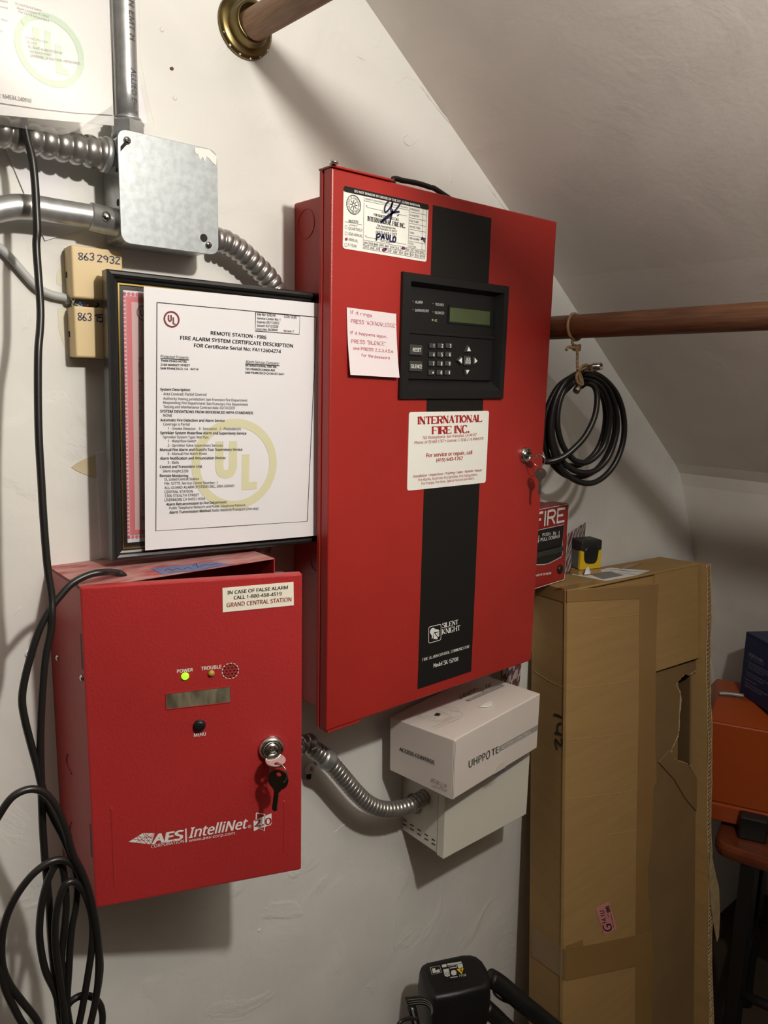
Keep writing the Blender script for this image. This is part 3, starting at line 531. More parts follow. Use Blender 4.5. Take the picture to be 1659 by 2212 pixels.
# sticky note
nq = [(0.0249,0.4447),(0.1017,0.4427),(0.0988,0.5198),(0.0227,0.522)]
t = thing('sticky_note', 'pink handwritten note with red pen stuck on the red cabinet door', 'note', (*nq[0], 0.12))
def lerp2(q, u, v): return tuple((q[0][i]*(1-u)+q[1][i]*u)*(1-v) + (q[3][i]*(1-u)+q[2][i]*u)*v for i in (0, 1))
g = G(); N = 8; nc = lambda v, u: 0.0008 + 0.006*(1-v)**2 + 0.0004*u
vs = []; fs = []
for k_ in (0, 1):
    for i in range(N+1):
        for u in (0, 0.5, 1): vs.append((*lerp2(nq, u, i/N), nc(i/N, u) + 0.0002*k_))
for i in range(N):
    for u in (0, 1): a_ = i*3+u; fs.append((27+a_, 27+a_+1, 27+a_+4, 27+a_+3)); fs.append((a_+3, a_+4, a_+1, a_))
g.add(vs, fs, True, D0); mk('sheet', g, NOTE, t)
g = G()
for t_ in [('If it rings',(0.0281,0.5152),(0.0601,0.5136),(0.028,0.5189)),('PRESS "ACKNOWLEDGE"',(0.0288,0.5049),(0.0985,0.5033),(0.0288,0.509)),('If it happens again,',(0.0279,0.4922),(0.0836,0.4901),(0.0279,0.4955)),('PRESS "SILENCE"',(0.0289,0.4818),(0.0811,0.4812),(0.0288,0.4857)),('and PRESS 2,2,3,4,5,6',(0.0311,0.4745),(0.0933,0.4729),(0.031,0.4775)),('for the password',(0.0432,0.4668),(0.0868,0.4647),(0.0431,0.47))]: write(g, t_, D0, 0, 0.00048, 0.3)
zmin, zmax = nq[0][1], nq[3][1]
g.v = [(p[0], p[1], 0.12 + nc(max(0, min(1, (p[1]-zmin)/(zmax-zmin))), 0.5) + 0.0006) for p in g.v]
mk('handwriting', g, PENRED, t)
# cable lying on top of the cabinet
g = G().tube([(0.13, 0.6605, 0.06), (0.16, 0.664, 0.06), *[(0.1405,0.692,0.06),(0.1606,0.6949,0.06),(0.1843,0.6958,0.06),(0.2057,0.6948,0.06),(0.2263,0.6916,0.06)], (0.33, 0.6605, 0.06)], 0.0035, 8)
solo('power_cable', g, CABLE, 'black cable arching over the top of the tall red cabinet', 'cable')

# ---------------------------------------------------------------- keys in the big cabinet
def key_shape(bow_r, blade_l, blade_w, hole_r):
    o = []
    for k in range(25):
        t_ = radians(-65 + 310*k/24); o.append((bow_r*cos(t_), bow_r*sin(t_)))
    hw = bow_r*cos(radians(-65)); y = bow_r*sin(radians(-65))
    bl = [(-hw*0.95, y-0.0015), (-blade_w/2, y-0.003), (-blade_w/2, y-blade_l+0.002), (0, y-blade_l), (blade_w/2, y-blade_l+0.002)]
    n = 6
    for k in range(n): yy = y - blade_l + 0.003 + (blade_l-0.008)*k/n; bl += [(blade_w/2, yy), (blade_w*0.3, yy + (blade_l-0.008)/n*0.5)]
    bl += [(blade_w/2, y-0.003), (hw*0.95, y-0.0015)]
    return o + bl
def key(parent, O, ex, ez, r, bl, bw, material, th=0.0018):
    fr = Fr(O, ex, ez); o = key_shape(r, bl, bw, 0.0025)
    g = G(); outline = o; hr = r*0.24; hy = r*0.55; n = len(outline)
    bm = bmesh.new()
    ov = [bm.verts.new((*p, 0)) for p in outline]; oe = [bm.edges.new((ov[i], ov[(i+1) % n])) for i in range(n)]
    hv = [bm.verts.new((hr*cos(2*pi*k/10), hy + hr*sin(2*pi*k/10), 0)) for k in range(10)]; he = [bm.edges.new((hv[i], hv[(i+1) % 10])) for i in range(10)]
    bmesh.ops.triangle_fill(bm, edges=oe+he, use_beauty=True)
    r_ = bmesh.ops.extrude_face_region(bm, geom=list(bm.faces)); bmesh.ops.translate(bm, verts=[v for v in r_['geom'] if isinstance(v, bmesh.types.BMVert)], vec=(0, 0, th))
    bmesh.ops.recalc_face_normals(bm, faces=list(bm.faces))
    return mk('key', g.bm(bm, fr), material, parent)
t = thing('cabinet_keys', 'small nickel keys hanging from the chrome lock of the tall cabinet', 'keys', (lc[0], lc[1]-0.05, 0.15))
key(t, (lc[0], lc[1], 0.1420), (1, 0, 0), (0, 0, 1), 0.0085, 0.020, 0.005, NICKEL)
rp = Vector((lc[0]+0.0009, lc[1]+0.002, 0.1475))
mk('key_ring', G().tube([(rp[0] + 0.0085*sin(2*pi*k/20)*0.5, rp[1]-0.0085 + 0.0085*cos(2*pi*k/20), rp[2] + 0.0085*sin(2*pi*k/20)*0.86) for k in range(20)], 0.0006, 6, True, sub=1), CHROME, t)
kb = (0.3637,0.3085,0.15)
key(t, (kb[0], kb[1], 0.1495), (0.62, 0, 0.78), (-0.02, 1, 0.02), 0.0085, 0.024, 0.0048, NICKEL)

# ---------------------------------------------------------------- the small red communicator box with its door ajar
T = thing('alarm_communicator', 'smaller red alarm transmitter box with its door slightly open, below the black frame', 'alarm panel', (-0.18, 0, -0.115))
x0, x1, z0, z1, cd = -0.2905, -0.068, -0.1145, 0.2325, 0.108; th = 0.0015
g = G().box(x0, x0+th, z0, z1, 0, cd).box(x1-th, x1, z0, z1, 0, cd).box(x0+th, x1-th, z0, z0+th, 0, cd).box(x0+th, x1-th, z0+th, z1-th, 0, th)
mk('back_box', g, RED2, T)
mk('box_top', G().box(x0, x1, z1-th, z1, 0, cd, 0.0004), DUSTY, T, 'dusty red top panel')
A0 = Fr(*((-0.2925,0,0.11),(0.9302,0,0.3671),(0,1,0)))
AW, AZ0, AZ1 = 0.2219, -0.1167, 0.2342
mk('door', G().box(0, AW, AZ0, AZ1, -0.012, 0.0, 0.0022, A0, 3), RED2, T)
for p in [(-0.2905,0.1352,0.0232),(-0.2905,0.1369,0.0989)]: mk('screw', G().lathe([(0.0035, 0), (0.0034, 0.001), (0.002, 0.0022), (0.0006, 0.0026)], (x0, p[1], p[2]), (-1, 0, 0), 12), CHROME, T)
for (p, q) in [((-0.2905,0.1838,0.0984),(-0.2905,0.1472,0.098)),((-0.2905,-0.024,0.0972),(-0.2905,-0.0608,0.0988))]: mk('hinge_slot', G().box(x0-0.0004, x0+0.0002, q[1], p[1], 0.100, 0.1065), mat('shadowed_red', (0.10, 0.008, 0.008), 0.6), T)
for p in [[(-0.2908,0.0296,0.0394),(-0.2908,0.022,0.0349),(-0.2908,0.0157,0.0373),(-0.2908,0.0123,0.0436),(-0.2908,0.0107,0.05)],[(-0.2908,-0.0518,0.0396),(-0.2908,-0.0603,0.0336),(-0.2908,-0.0677,0.0332)]]: mk('knockout', G().tube(p, 0.0010, 6), RED2, T)
q = [(-0.205,0.2328,0.1064),(-0.1236,0.2328,0.1077),(-0.1379,0.2328,0.0826),(-0.2039,0.2328,0.0752)]
g = G().hexa([(p[0], z1, p[2]) for p in q] + [(p[0], z1+0.0004, p[2]) for p in q]); bt = mk('masking_tape', g, BLUET, T, 'strip of blue masking tape')
TT = Fr((0, z1+0.0006, 0), (1, 0, 0), (0, 0, -1)); g = G()
for p in [[(-0.1968,-0.0928),(-0.1899,-0.0865),(-0.1894,-0.0962),(-0.1816,-0.0905),(-0.1797,-0.0993),(-0.1704,-0.0927),(-0.1701,-0.1006)],[(-0.1633,-0.091),(-0.1547,-0.0823),(-0.1611,-0.0993),(-0.1487,-0.0915),(-0.1458,-0.0985),(-0.1357,-0.0957)],[(-0.1964,-0.1004),(-0.1831,-0.1062),(-0.1645,-0.1101),(-0.1364,-0.1051)]]: g.ribbon(spl2(p, 3), 0.0008, 0, TT)
mk('handwriting', g, PENBLUE, bt)
AL = A0.off(0.0003); g = G()
for t_, bo, sh in [(('POWER',(0.0896,0.1366),(0.1058,0.1367),(0.0897,0.1401)),0.035,0),(('TROUBLE',(0.114,0.1368),(0.1349,0.137),(0.1141,0.1406)),0.035,0),(('MENU',(0.1052,0.0636),(0.1176,0.0633),(0.1053,0.0674)),0.035,0),(('AES',(0.0591,-0.0526),(0.0924,-0.0529),(0.0594,-0.0419)),0.06,0.12),(('IntelliNet',(0.0972,-0.0527),(0.1613,-0.0523),(0.0975,-0.041)),0.03,0.25),(('CORPORATION',(0.0582,-0.0572),(0.0923,-0.057),(0.0583,-0.0535)),0.01,0),(('www.aes-corp.com',(0.0973,-0.0575),(0.1467,-0.0574),(0.0974,-0.054)),0.01,0)]: put(g, t_, AL, 0, bo, sh)
g.poly([(0.036,-0.0455),(0.0506,-0.038),(0.0627,-0.0406),(0.0584,-0.0527)], 0, AL)
g.ribbon([(0.0946,-0.0409),(0.0946,-0.0573)], 0.0016, 0, AL)
g.ribbon([(0.1706,-0.0361),(0.1801,-0.0394),(0.1794,-0.0596),(0.173,-0.0544)], 0.0011, 0, AL)
g.ribbon([(0.1706,-0.0361),(0.1704,-0.0439)], 0.0011, 0, AL)
g.poly([(0.1674,-0.045),(0.1875,-0.0393),(0.1877,-0.0515),(0.1864,-0.0538),(0.1761,-0.055),(0.1677,-0.0577)], 0, AL)
c_ = (0.163,-0.051); g.circ(c_[0], c_[1], 0.0017, 0.0005, 0, AL, 14); put(g, ('R', (c_[0]-.0007, c_[1]-.0009), (c_[0]+.0008, c_[1]-.0009), (c_[0]-.0007, c_[1]+.0009)), AL, 0)
c_ = (0.1443,0.1329); r_ = 0.0086
for k in range(14): g.circ(c_[0], c_[1], r_, 0.0008, 0, AL, 5, 2*pi*k/14, 2*pi*(k+0.62)/14)
mk('brand_print', g, WHITE, T)
g = G(); put(g, ('2.0',(0.1684,-0.0523),(0.1875,-0.0526),(0.1685,-0.0442)), AL.off(0.0002), 0, 0.03)
for p in [[(0.0506,-0.038),(0.0542,-0.0443),(0.0584,-0.0527)],[(0.0445,-0.0412),(0.0612,-0.0451)],[(0.0407,-0.0434),(0.0597,-0.0486)],[(0.0445,-0.0412),(0.048,-0.0485)],[(0.0627,-0.0406),(0.0542,-0.0443),(0.048,-0.0485)],[(0.0567,-0.0392),(0.0523,-0.0435),(0.0434,-0.0472)],[(0.0627,-0.0406),(0.0574,-0.046),(0.0535,-0.0509)],[(0.0464,-0.0402),(0.0508,-0.0467),(0.0544,-0.0511)],[(0.0525,-0.0384),(0.0602,-0.0471)]]: g.ribbon(p, 0.0004, 0, AL.off(0.0002))
mk('brand_print', g, RED2, T)
g = G(); hx = [(i + 0.5*(j % 2), j) for j in range(-2, 3) for i in range(-3, 4)]
for i, j in hx:
    a_, b_ = i*0.0039, j*0.0034
    if sqrt(a_*a_ + b_*b_) < 0.0092: g.lathe([(0.0012, 0), (0.0012, 0.0001)], A0.pt(c_[0]+a_, c_[1]+b_, 0.0001), A0.n, 8, False)
sg = mk('speaker_grille', g, DARK, T, 'round pattern of dark speaker holes'); sg['kind'] = 'stuff'
for n_, p, m_, r_ in (('power_light', (0.0978,0.1322), GREENLED, 0.0040), ('trouble_light', (0.1245,0.1325), AMBER, 0.0036)):
    mk(n_, G().lathe([(r_, 0), (r_*0.95, 0.0012), (r_*0.7, 0.0026), (r_*0.25, 0.0033)], A0.pt(p[0], p[1], 0), A0.n, 16), m_, T, 'lit green power light' if n_[0] == 'p' else 'unlit amber trouble light')
p = (0.1112,0.0756)
mk('menu_button', G().lathe([(0.0066, 0), (0.0066, 0.0008), (0.0058, 0.001), (0.0058, 0.0030), (0.0050, 0.0040), (0.002, 0.0042)], A0.pt(p[0], p[1], 0), A0.n, 24), BLACK, T, 'round black push button')
q = [(0.0784,0.0982),(0.1438,0.0981),(0.144,0.1154),(0.0783,0.1149)]
mk('display', G().prism(q, 0, 0.0003, A0), LCDY, T, 'dull grey display window')
mk('display_rim', G().ring([(q[0][0]-.0007, q[0][1]-.0007), (q[1][0]+.0007, q[1][1]-.0007), (q[2][0]+.0007, q[2][1]+.0007), (q[3][0]-.0007, q[3][1]+.0007)], q, 0, 0.0007, A0), RED2, T)
for p0, p1 in (((0.0206,-0.0037), (0.0197,-0.0949)), ((0.202,-0.0267), (0.2012,-0.0917))): mk('pressed_line', G().box(p0[0]-0.0012, p0[0]+0.0012, p1[1], p0[1], -0.001, 0.0005, 0.0004, A0, 1), RED2, T)
lk = (0.1875,0.0394)
LK = mk('lock', G().lathe([(0.0142, -0.002), (0.0142, 0.002), (0.0128, 0.0052), (0.0100, 0.0068), (0.0092, 0.0068), (0.0090, 0.004), (0.0072, 0.004), (0.0068, 0.0065), (0.001, 0.0066)], A0.pt(lk[0], lk[1], 0), A0.n, 30), CHROME, T, 'polished chrome key lock')
mk('keyhole', G().box(lk[0]-0.004, lk[0]+0.004, lk[1]-0.0008, lk[1]+0.0008, 0.006, 0.0070, 0, A0), DARK, LK)
q = [(0.1373,0.1981),(0.2124,0.1999),(0.212,0.2258),(0.1373,0.2242)]
FS = mk('false_alarm_sticker', G().prism(q, 0, 0.0006, A0), CREAM, T, 'cream false alarm sticker in the top corner')
g = G()
for t_ in [('IN CASE OF FALSE ALARM',(0.1422,0.2172),(0.2059,0.2187),(0.1423,0.2208)),('CALL 1-800-458-4519',(0.1487,0.2113),(0.1992,0.2122),(0.1487,0.2149))]: put(g, t_, A0.off(0.0009), 0, 0.025)
mk('lettering', g, INK, FS)
g = G(); put(g, ('GRAND CENTRAL STATION',(0.1413,0.2035),(0.2097,0.2048),(0.1414,0.208)), A0.off(0.0009), 0, 0.02); mk('lettering', g, mat('brick_red_ink', (0.28, 0.04, 0.03), 0.6), FS)
# keys
t = thing('communicator_keys', 'pair of keys on a wire ring hanging from the lock of the smaller red box', 'keys', A0.pt(lk[0], lk[1]-0.07, 0.025))
key(t, A0.pt(lk[0]+0.001, lk[1]-0.0045, 0.0205), A0.ex, A0.n*0.985 - A0.ez*0.17, 0.0108, 0.016, 0.006, CHROME)
rp = A0.pt(lk[0]+0.003, lk[1]-0.005, 0.0275); e1 = (A0.n*0.75 + A0.ex*0.66).normalized()
mk('key_ring', G().tube([rp - A0.ez*0.011 + A0.ez*(0.0112*cos(2*pi*k/22)) + e1*(0.0112*sin(2*pi*k/22)) for k in range(22)], 0.0007, 6, True, sub=1), CHROME, t)
kb = (0.1901,0.0164)
key(t, A0.pt(kb[0], kb[1], 0.0285), A0.ex*0.88 + A0.n*0.47 - A0.ez*0.12, A0.ez*1.0 + A0.ex*0.12, 0.0112, 0.026, 0.0058, mat('dark_nickel', (0.16, 0.135, 0.10), 0.35, 1.0))

# ---------------------------------------------------------------- black frame with pink certificate
P0 = Fr(*((-0.1989,0.5302,0.0615),(0.9938,-0.0194,0.1097),(0.0197,0.9998,-0.001)))
T = thing('picture_frame', 'black wooden picture frame with thin gold inner line holding a pink certificate', 'frame', P0.pt(0.09, -0.29, -0.01))
fo = (-0.0342, 0.2185, -0.2895, 0.0135)
prof = [(0.0, -0.022), (0.0, -0.004), (0.002, -0.0012), (0.005, -0.0004), (0.0078, -0.0018), (0.0095, -0.0048), (0.0120, -0.0056), (0.0138, -0.0085), (0.0138, -0.022)]
prof = [(i*0.0118/0.0138, o) for i, o in prof]
g = G(); vs = []; n = len(prof)
for i, o in prof: vs += [(fo[0]+i, fo[2]+i, o), (fo[1]-i, fo[2]+i, o), (fo[1]-i, fo[3]-i, o), (fo[0]+i, fo[3]-i, o)]
fs = [(r*4+i, r*4+(i+1) % 4, ((r+1) % n)*4+(i+1) % 4, ((r+1) % n)*4+i) for r in range(n) for i in range(4)]
mk('frame_moulding', g.add(vs, fs, False, P0), FRAMEB, T)
gi = 0.0118; i0 = (fo[0]+gi, fo[1]-gi, fo[2]+gi, fo[3]-gi)
def rr4(a, d): return [(a[0]+d, a[2]+d), (a[1]-d, a[2]+d), (a[1]-d, a[3]-d), (a[0]+d, a[3]-d)]
mk('gold_fillet', G().ring(rr4(i0, 0), rr4(i0, 0.0016), -0.012, -0.0075, P0), GOLD, T)
mk('black_mount', G().ring(rr4(i0, 0.0016), rr4(i0, 0.006), -0.012, -0.0095, P0), FRAMEB, T)
CE = mk('certificate', G().box(i0[0]+0.003, i0[1]-0.003, i0[2]+0.003, i0[3]-0.003, -0.013, -0.0105, 0, P0), PAPER, T, 'pink certificate with a scalloped rose border')
PP = P0.off(-0.0102); a_ = (-0.0178, 0.2, -0.268, -0.0062)
g = G().poly(rr4(a_, 0.0046), 0, PP)
g.ribbon(rr4(a_, 0.0040), 0.0004, 0.00003, PP, True)
for k in range(61):
    v = a_[3] - 0.003 - k*(a_[3]-a_[2]-0.006)/60; g.disc(a_[0]+0.0020, v, 0.0018, 0.00005, PP, 10)
for k in range(50):
    u = a_[0] + 0.003 + k*0.0043; g.disc(u, a_[3]-0.0020, 0.0018, 0.00005, PP, 10); g.disc(u, a_[2]+0.0020, 0.0018, 0.00005, PP, 10)
mk('border_print', g, ROSE, CE)
mk('tinted_panel', G().poly(rr4(a_, 0.0098), 0.0002, PP), PINK, CE)
g = G(); PL_ = PP.off(0.0004)
for v, s, h in ((632,'THIS',20),(660,'the',14),(676,'the',14),(692,'res',14),(708,'ma',14),(725,'and',14),(742,'AL',14),(798,'LIMI',20),(822,'SY',14),(842,'the',14),(862,'for',14),(882,'Co',14),(902,'any',14),(922,'suc',14),(942,'ac',14),(962,'UL S',16),(1027,'OPE',20),(1050,'The',14),(1070,'info',14),(1090,'req',14),(1110,'be',14),(1130,'of s',14),(1235,'SYS',20),(1290,'Area',16),(1315,'Auth',16),(1340,'Res',16),(1380,'SYS',18),(1408,'7HE',16),(1432,'SYS',16),(1690,'Pro',20),(1718,'TW',18),(1752,'216',18),(1778,'SA',18),(1868,'SIL',34)):
    b0 = P0.O; u0 = 243 + (v-632)*0.008 if v < 1600 else 258
    PB = [(-0.0021,-0.075),(-0.0034,-0.2476)]
    f = (v-632)/(1868-632); b_ = PB[0][1] + (PB[1][1]-PB[0][1])*f; aa = PB[0][0] + (0.0025 if v > 1600 and h < 30 else 0.0); hh = h*0.00012
    wv = 0.0009*len(s)*hh/0.0018
    put(g, (s, (aa, b_), (aa+wv, b_), (aa, b_+hh)), PL_, 0, 0.02)
c_ = (0.0041,-0.0264); g.circ(c_[0]+0.001, c_[1], 0.0075, 0.0011, 0, PL_, 30); put(g, ('UL', (c_[0]-.0035, c_[1]-.003), (c_[0]+.005, c_[1]-.003), (c_[0]-.0035, c_[1]+.003)), PL_, 0, 0.04)
mk('lettering', g, mat('brown_grey_ink', (0.16, 0.10, 0.10), 0.6), CE)
mk('glass', G().box(*i0, -0.0072, -0.0064, 0, P0), PANE, T)
# laminated certificate hanging in front of the frame
T = thing('laminated_certificate', 'white laminated fire alarm certificate with an olive ring watermark over the black frame', 'document', P0.pt(0.108, -0.28, 0.004))
pq = [(-0.0011,-0.2791),(0.2176,-0.2791),(0.2149,0.001),(0.0013,-0.0005)]
pc = 0.0025
g = G(); N = 10; vs = []; fs = []
bow = lambda u, v: pc + 0.0018*sin(pi*u)*0.6 + 0.0012*(1-v)*u
for k_ in (0, 1):
    for j in range(N+1):
        for i in range(N+1): vs.append((*lerp2(pq, i/N, j/N), bow(i/N, j/N) - 0.0003*(1-k_)))
M_ = (N+1)**2
for j in range(N):
    for i in range(N): a_ = j*(N+1)+i; fs += [(M_+a_, M_+a_+1, M_+a_+N+2, M_+a_+N+1), (a_+N+1, a_+N+2, a_+1, a_)]
PA = mk('paper_sheet', g.add(vs, fs, True, P0), PAPER, T)
def onpaper(g, dc):
    # lay flat lettering on the slightly bowed sheet
    out = []
    for p in g.v:
        q = Vector(p) - P0.O; a_, b_ = q.dot(P0.ex), q.dot(P0.ez); u = (a_-pq[0][0])/(pq[1][0]-pq[0][0]); v = (b_-pq[0][1])/(pq[3][1]-pq[0][1])
        out.append(tuple(P0.pt(a_, b_, bow(max(0, min(1, u)), max(0, min(1, v))) + dc)))
    g.v = out; return g
g = G(); c_ = (0.103,-0.1873); rx = 0.0519; wt = 0.0097
ul_mark(g, c_[0], c_[1], rx, wt, P0)
mk('watermark_print', onpaper(g, 0.0003), OLIVE, PA)
g = G(); c_ = (0.03,-0.0314); r_ = 0.0085
g.circ(c_[0], c_[1], r_-0.0008, 0.0017, 0, P0, 40)
g.ribbon(spl2([(0.0269,-0.0272),(0.0267,-0.0318),(0.0282,-0.0335),(0.0296,-0.0318),(0.0294,-0.027)], 4), 0.0015, 0, P0); g.ribbon([(0.0319,-0.0292),(0.0318,-0.036),(0.0341,-0.0361)], 0.0015, 0, P0)
mk('emblem', onpaper(g, 0.0005), CREDINK, PA)
g = G()
for t_, bo, sh in [(('REMOTE STATION - FIRE',(0.0732,-0.0442),(0.1398,-0.0447),(0.0732,-0.0406)),0.02,0),(('FIRE ALARM SYSTEM CERTIFICATE DESCRIPTION',(0.0392,-0.0517),(0.1738,-0.0522),(0.0392,-0.0479)),0.02,0),(('FOR Certificate Serial No: FA112604274',(0.0543,-0.0586),(0.1583,-0.0594),(0.0543,-0.055)),0.02,0),(('Protected Property:',(0.0178,-0.0718),(0.0489,-0.0718),(0.0178,-0.0689)),0,0.2),(('TWIN PEAKS HOTEL',(0.018,-0.076),(0.0466,-0.0757),(0.018,-0.0738)),0.02,0),(('2160 MARKET STREET',(0.0177,-0.0802),(0.0499,-0.0795),(0.0177,-0.078)),0.02,0),(('SAN FRANCISCO, CA   94114',(0.0174,-0.084),(0.0592,-0.0833),(0.0174,-0.0818)),0.02,0),(('Alarm Service Company:',(0.114,-0.0727),(0.1566,-0.0728),(0.114,-0.0696)),0,0.2),(('INTERNATIONAL FIRE INC',(0.114,-0.0765),(0.1537,-0.0766),(0.114,-0.0741)),0.02,0),(('765 PENNSYLVANIA AVE',(0.1138,-0.0805),(0.151,-0.0806),(0.1138,-0.0781)),0.02,0),(('SAN FRANCISCO CA 94107-3411',(0.1139,-0.0845),(0.1627,-0.0845),(0.1138,-0.0821)),0.02,0),(('File No: S28248',(0.1281,-0.0195),(0.1508,-0.0188),(0.128,-0.0169)),0.01,0),(('CCN: UUJS',(0.162,-0.0192),(0.178,-0.0188),(0.1619,-0.0166)),0.01,0),(('Service Center No: 1',(0.128,-0.0236),(0.1569,-0.0231),(0.1279,-0.021)),0.01,0),(('Expires: 03/11/2022',(0.1279,-0.0278),(0.1556,-0.027),(0.1279,-0.0252)),0.01,0),(('Issued: 02/12/2020',(0.1278,-0.0318),(0.1545,-0.031),(0.1278,-0.0292)),0.01,0),(('Entry No: 8628849',(0.1276,-0.0358),(0.1537,-0.035),(0.1275,-0.0332)),0.01,0),(('Version: 7',(0.1613,-0.0351),(0.1746,-0.035),(0.1613,-0.0327)),0.01,0),(('System Description:',(0.0171,-0.1064),(0.0501,-0.1061),(0.0171,-0.1036)),0.02,0),(('Area Covered: Partial Covered',(0.0203,-0.1111),(0.0681,-0.1106),(0.0204,-0.1082)),0,0),(('Authority Having Jurisdiction: San Francisco Fire Department',(0.0203,-0.1159),(0.1167,-0.1159),(0.0203,-0.1131)),0,0),(('Responding Fire Department: San Francisco Fire Department',(0.0202,-0.1202),(0.1175,-0.1206),(0.0203,-0.1174)),0,0),(('Testing and Maintenance Contract date: 02/10/2020',(0.0203,-0.1247),(0.1015,-0.1247),(0.0203,-0.1219)),0,0),(('SYSTEM DEVIATIONS FROM REFERENCED NFPA STANDARDS',(0.0168,-0.1295),(0.1239,-0.1301),(0.0168,-0.1267)),0.02,0),(('NONE',(0.0201,-0.1339),(0.0297,-0.134),(0.0201,-0.131)),0,0),(('Automatic Fire Detection and Alarm Service',(0.0167,-0.1389),(0.0896,-0.139),(0.0167,-0.1361)),0.02,0),(('Coverage is Partial',(0.02,-0.1433),(0.049,-0.1433),(0.02,-0.1405)),0,0),(('1 - Smoke Detector:   0 - Ionization   1 - Photoelectric',(0.0251,-0.1479),(0.1094,-0.1483),(0.0251,-0.145)),0,0),(('Sprinkler System Waterflow Alarm and Supervisory Service',(0.0166,-0.1526),(0.1158,-0.1534),(0.0166,-0.1497)),0.02,0),(('Sprinkler System Type: Wet Pipe',(0.0199,-0.1571),(0.0706,-0.1576),(0.0199,-0.1543)),0,0),(('1 - Waterflow Switch',(0.0248,-0.1615),(0.0563,-0.1617),(0.0249,-0.1587)),0,0),(('2 - Sprinkler Valve Supervisory Services',(0.0247,-0.1661),(0.0872,-0.1668),(0.0247,-0.1633)),0,0),(("Manual Fire Alarm and Guard's Tour Supervisory Service",(0.0163,-0.1708),(0.111,-0.1718),(0.0163,-0.1679)),0.02,0),(('8 - Manual Fire Alarm Boxes',(0.0246,-0.1753),(0.0687,-0.1758),(0.0246,-0.1724)),0,0),(('Alarm Notification and Annunciation Devices',(0.016,-0.1801),(0.0906,-0.1811),(0.0161,-0.1772)),0.02,0),(('3 - Bells',(0.0244,-0.1849),(0.0368,-0.1851),(0.0244,-0.182)),0,0),(('Control and Transmitter Unit',(0.0159,-0.1893),(0.063,-0.1901),(0.016,-0.1864)),0.02,0),(('Silent Knight,5208',(0.0191,-0.194),(0.0472,-0.1948),(0.0192,-0.1911)),0,0),(('Remote Monitoring',(0.0157,-0.1989),(0.047,-0.1999),(0.0158,-0.196)),0.02,0),(('UL Listed Central Station',(0.0207,-0.203),(0.0594,-0.2039),(0.0207,-0.2001)),0,0),(('File: S3779, Service Center Number: 1',(0.0208,-0.2076),(0.081,-0.2089),(0.0208,-0.2047)),0,0),(('ALL-GUARD ALARM SYSTEMS INC, DBA GRAND',(0.0206,-0.2124),(0.1014,-0.2134),(0.0206,-0.2095)),0,0),(('CENTRAL STATION',(0.0206,-0.217),(0.0523,-0.2176),(0.0206,-0.214)),0,0),(('1306 STEALTH STREET',(0.0207,-0.2213),(0.0594,-0.222),(0.0208,-0.2184)),0,0),(('LIVERMORE CA 94551-9356',(0.0205,-0.2259),(0.0665,-0.2266),(0.0205,-0.2229)),0,0),(('Alarm Retransmission to Fire Department',(0.0223,-0.2308),(0.0922,-0.2318),(0.0223,-0.2279)),0.02,0),(('Public Telephone Network and Public Telephone Network',(0.0257,-0.2351),(0.1153,-0.2365),(0.0257,-0.2322)),0,0),(('Alarm Transmission Method:',(0.0256,-0.24),(0.0737,-0.2405),(0.0257,-0.237)),0.02,0),(('Radio Network/Transport (One-way)',(0.0749,-0.2406),(0.1319,-0.2415),(0.0749,-0.2375)),0,0)]: put(g, t_, P0, 0, bo, sh)
for p in [[(0.0147,-0.0154),(0.071,-0.0154),(0.1431,-0.0153),(0.2049,-0.0151)],[(0.1261,-0.0158),(0.1823,-0.0157),(0.1819,-0.0366),(0.1258,-0.0367),(0.1261,-0.0158)],[(0.0178,-0.0727),(0.0488,-0.0727)],[(0.114,-0.0736),(0.1566,-0.0738)]]: g.ribbon(p, 0.0007, 0, P0)
g.ribbon([(0.0147,-0.0154),(0.0107,-0.2581),(0.0898,-0.2589),(0.1973,-0.26),(0.2049,-0.0151)], 0.0007, 0, P0)
mk('lettering', onpaper(g, 0.0006), INK, PA)
fq = [(-0.0084,-0.2879),(0.2231,-0.2901),(0.2154,0.0051),(-0.0046,0.0015)]
mk('plastic_sleeve', G().prism(rquad(fq, 0.006), 0.0, 0.0006, P0), FILM, T, 'clear plastic laminate edge')
# ---------------------------------------------------------------- white card behind the frame
g = G().prism([(-0.232,0.3531),(-0.2166,0.3553),(-0.2217,0.2318),(-0.2314,0.2336)], 0.0, 0.0022, W)
solo('card_strip', g, PAPER, 'narrow strip of white card tucked behind the left side of the black frame', 'card')

# ---------------------------------------------------------------- steel junction box and its conduits
T = thing('junction_box', 'square galvanized steel junction box with a blank cover on the wall', 'junction box', (-0.16, 0.575, 0))
mk('box_body', G().box(-0.2125, -0.1075, 0.5745, 0.678, 0, 0.053, 0.005, seg=3), STEEL, T)
cq = [(-0.2169,0.5728),(-0.1115,0.5735),(-0.1067,0.6817),(-0.2139,0.6761)]
ca0, ca1, cb0, cb1 = -0.2165, -0.1065, 0.5715, 0.6805
o = rrect(ca0, ca1, cb0, cb1, 0.011, 6)
mk('cover_plate', G().prism(o, 0.0535, 0.0552, W, cham=0.0004), ZINC, T, 'blank square cover plate')
CV = W.off(0.0554)
g = G(); g.poly([(-0.1914,0.6887),(-0.1815,0.6952),(-0.1781,0.6881),(-0.1914,0.6726)], 0, Fr((0,0,0.0556),(1,0,0),(0,1,0))) if False else None
sl_ = [(-0.2138,0.6589,0.0555),(-0.2026,0.6718,0.0555),(-0.2048,0.674,0.0555),(-0.2137,0.6636,0.0555)]
mk('screw_slot', G().prism([(p[0], p[1]) for p in sl_], 0.0553, 0.0557, W), DARK, T)
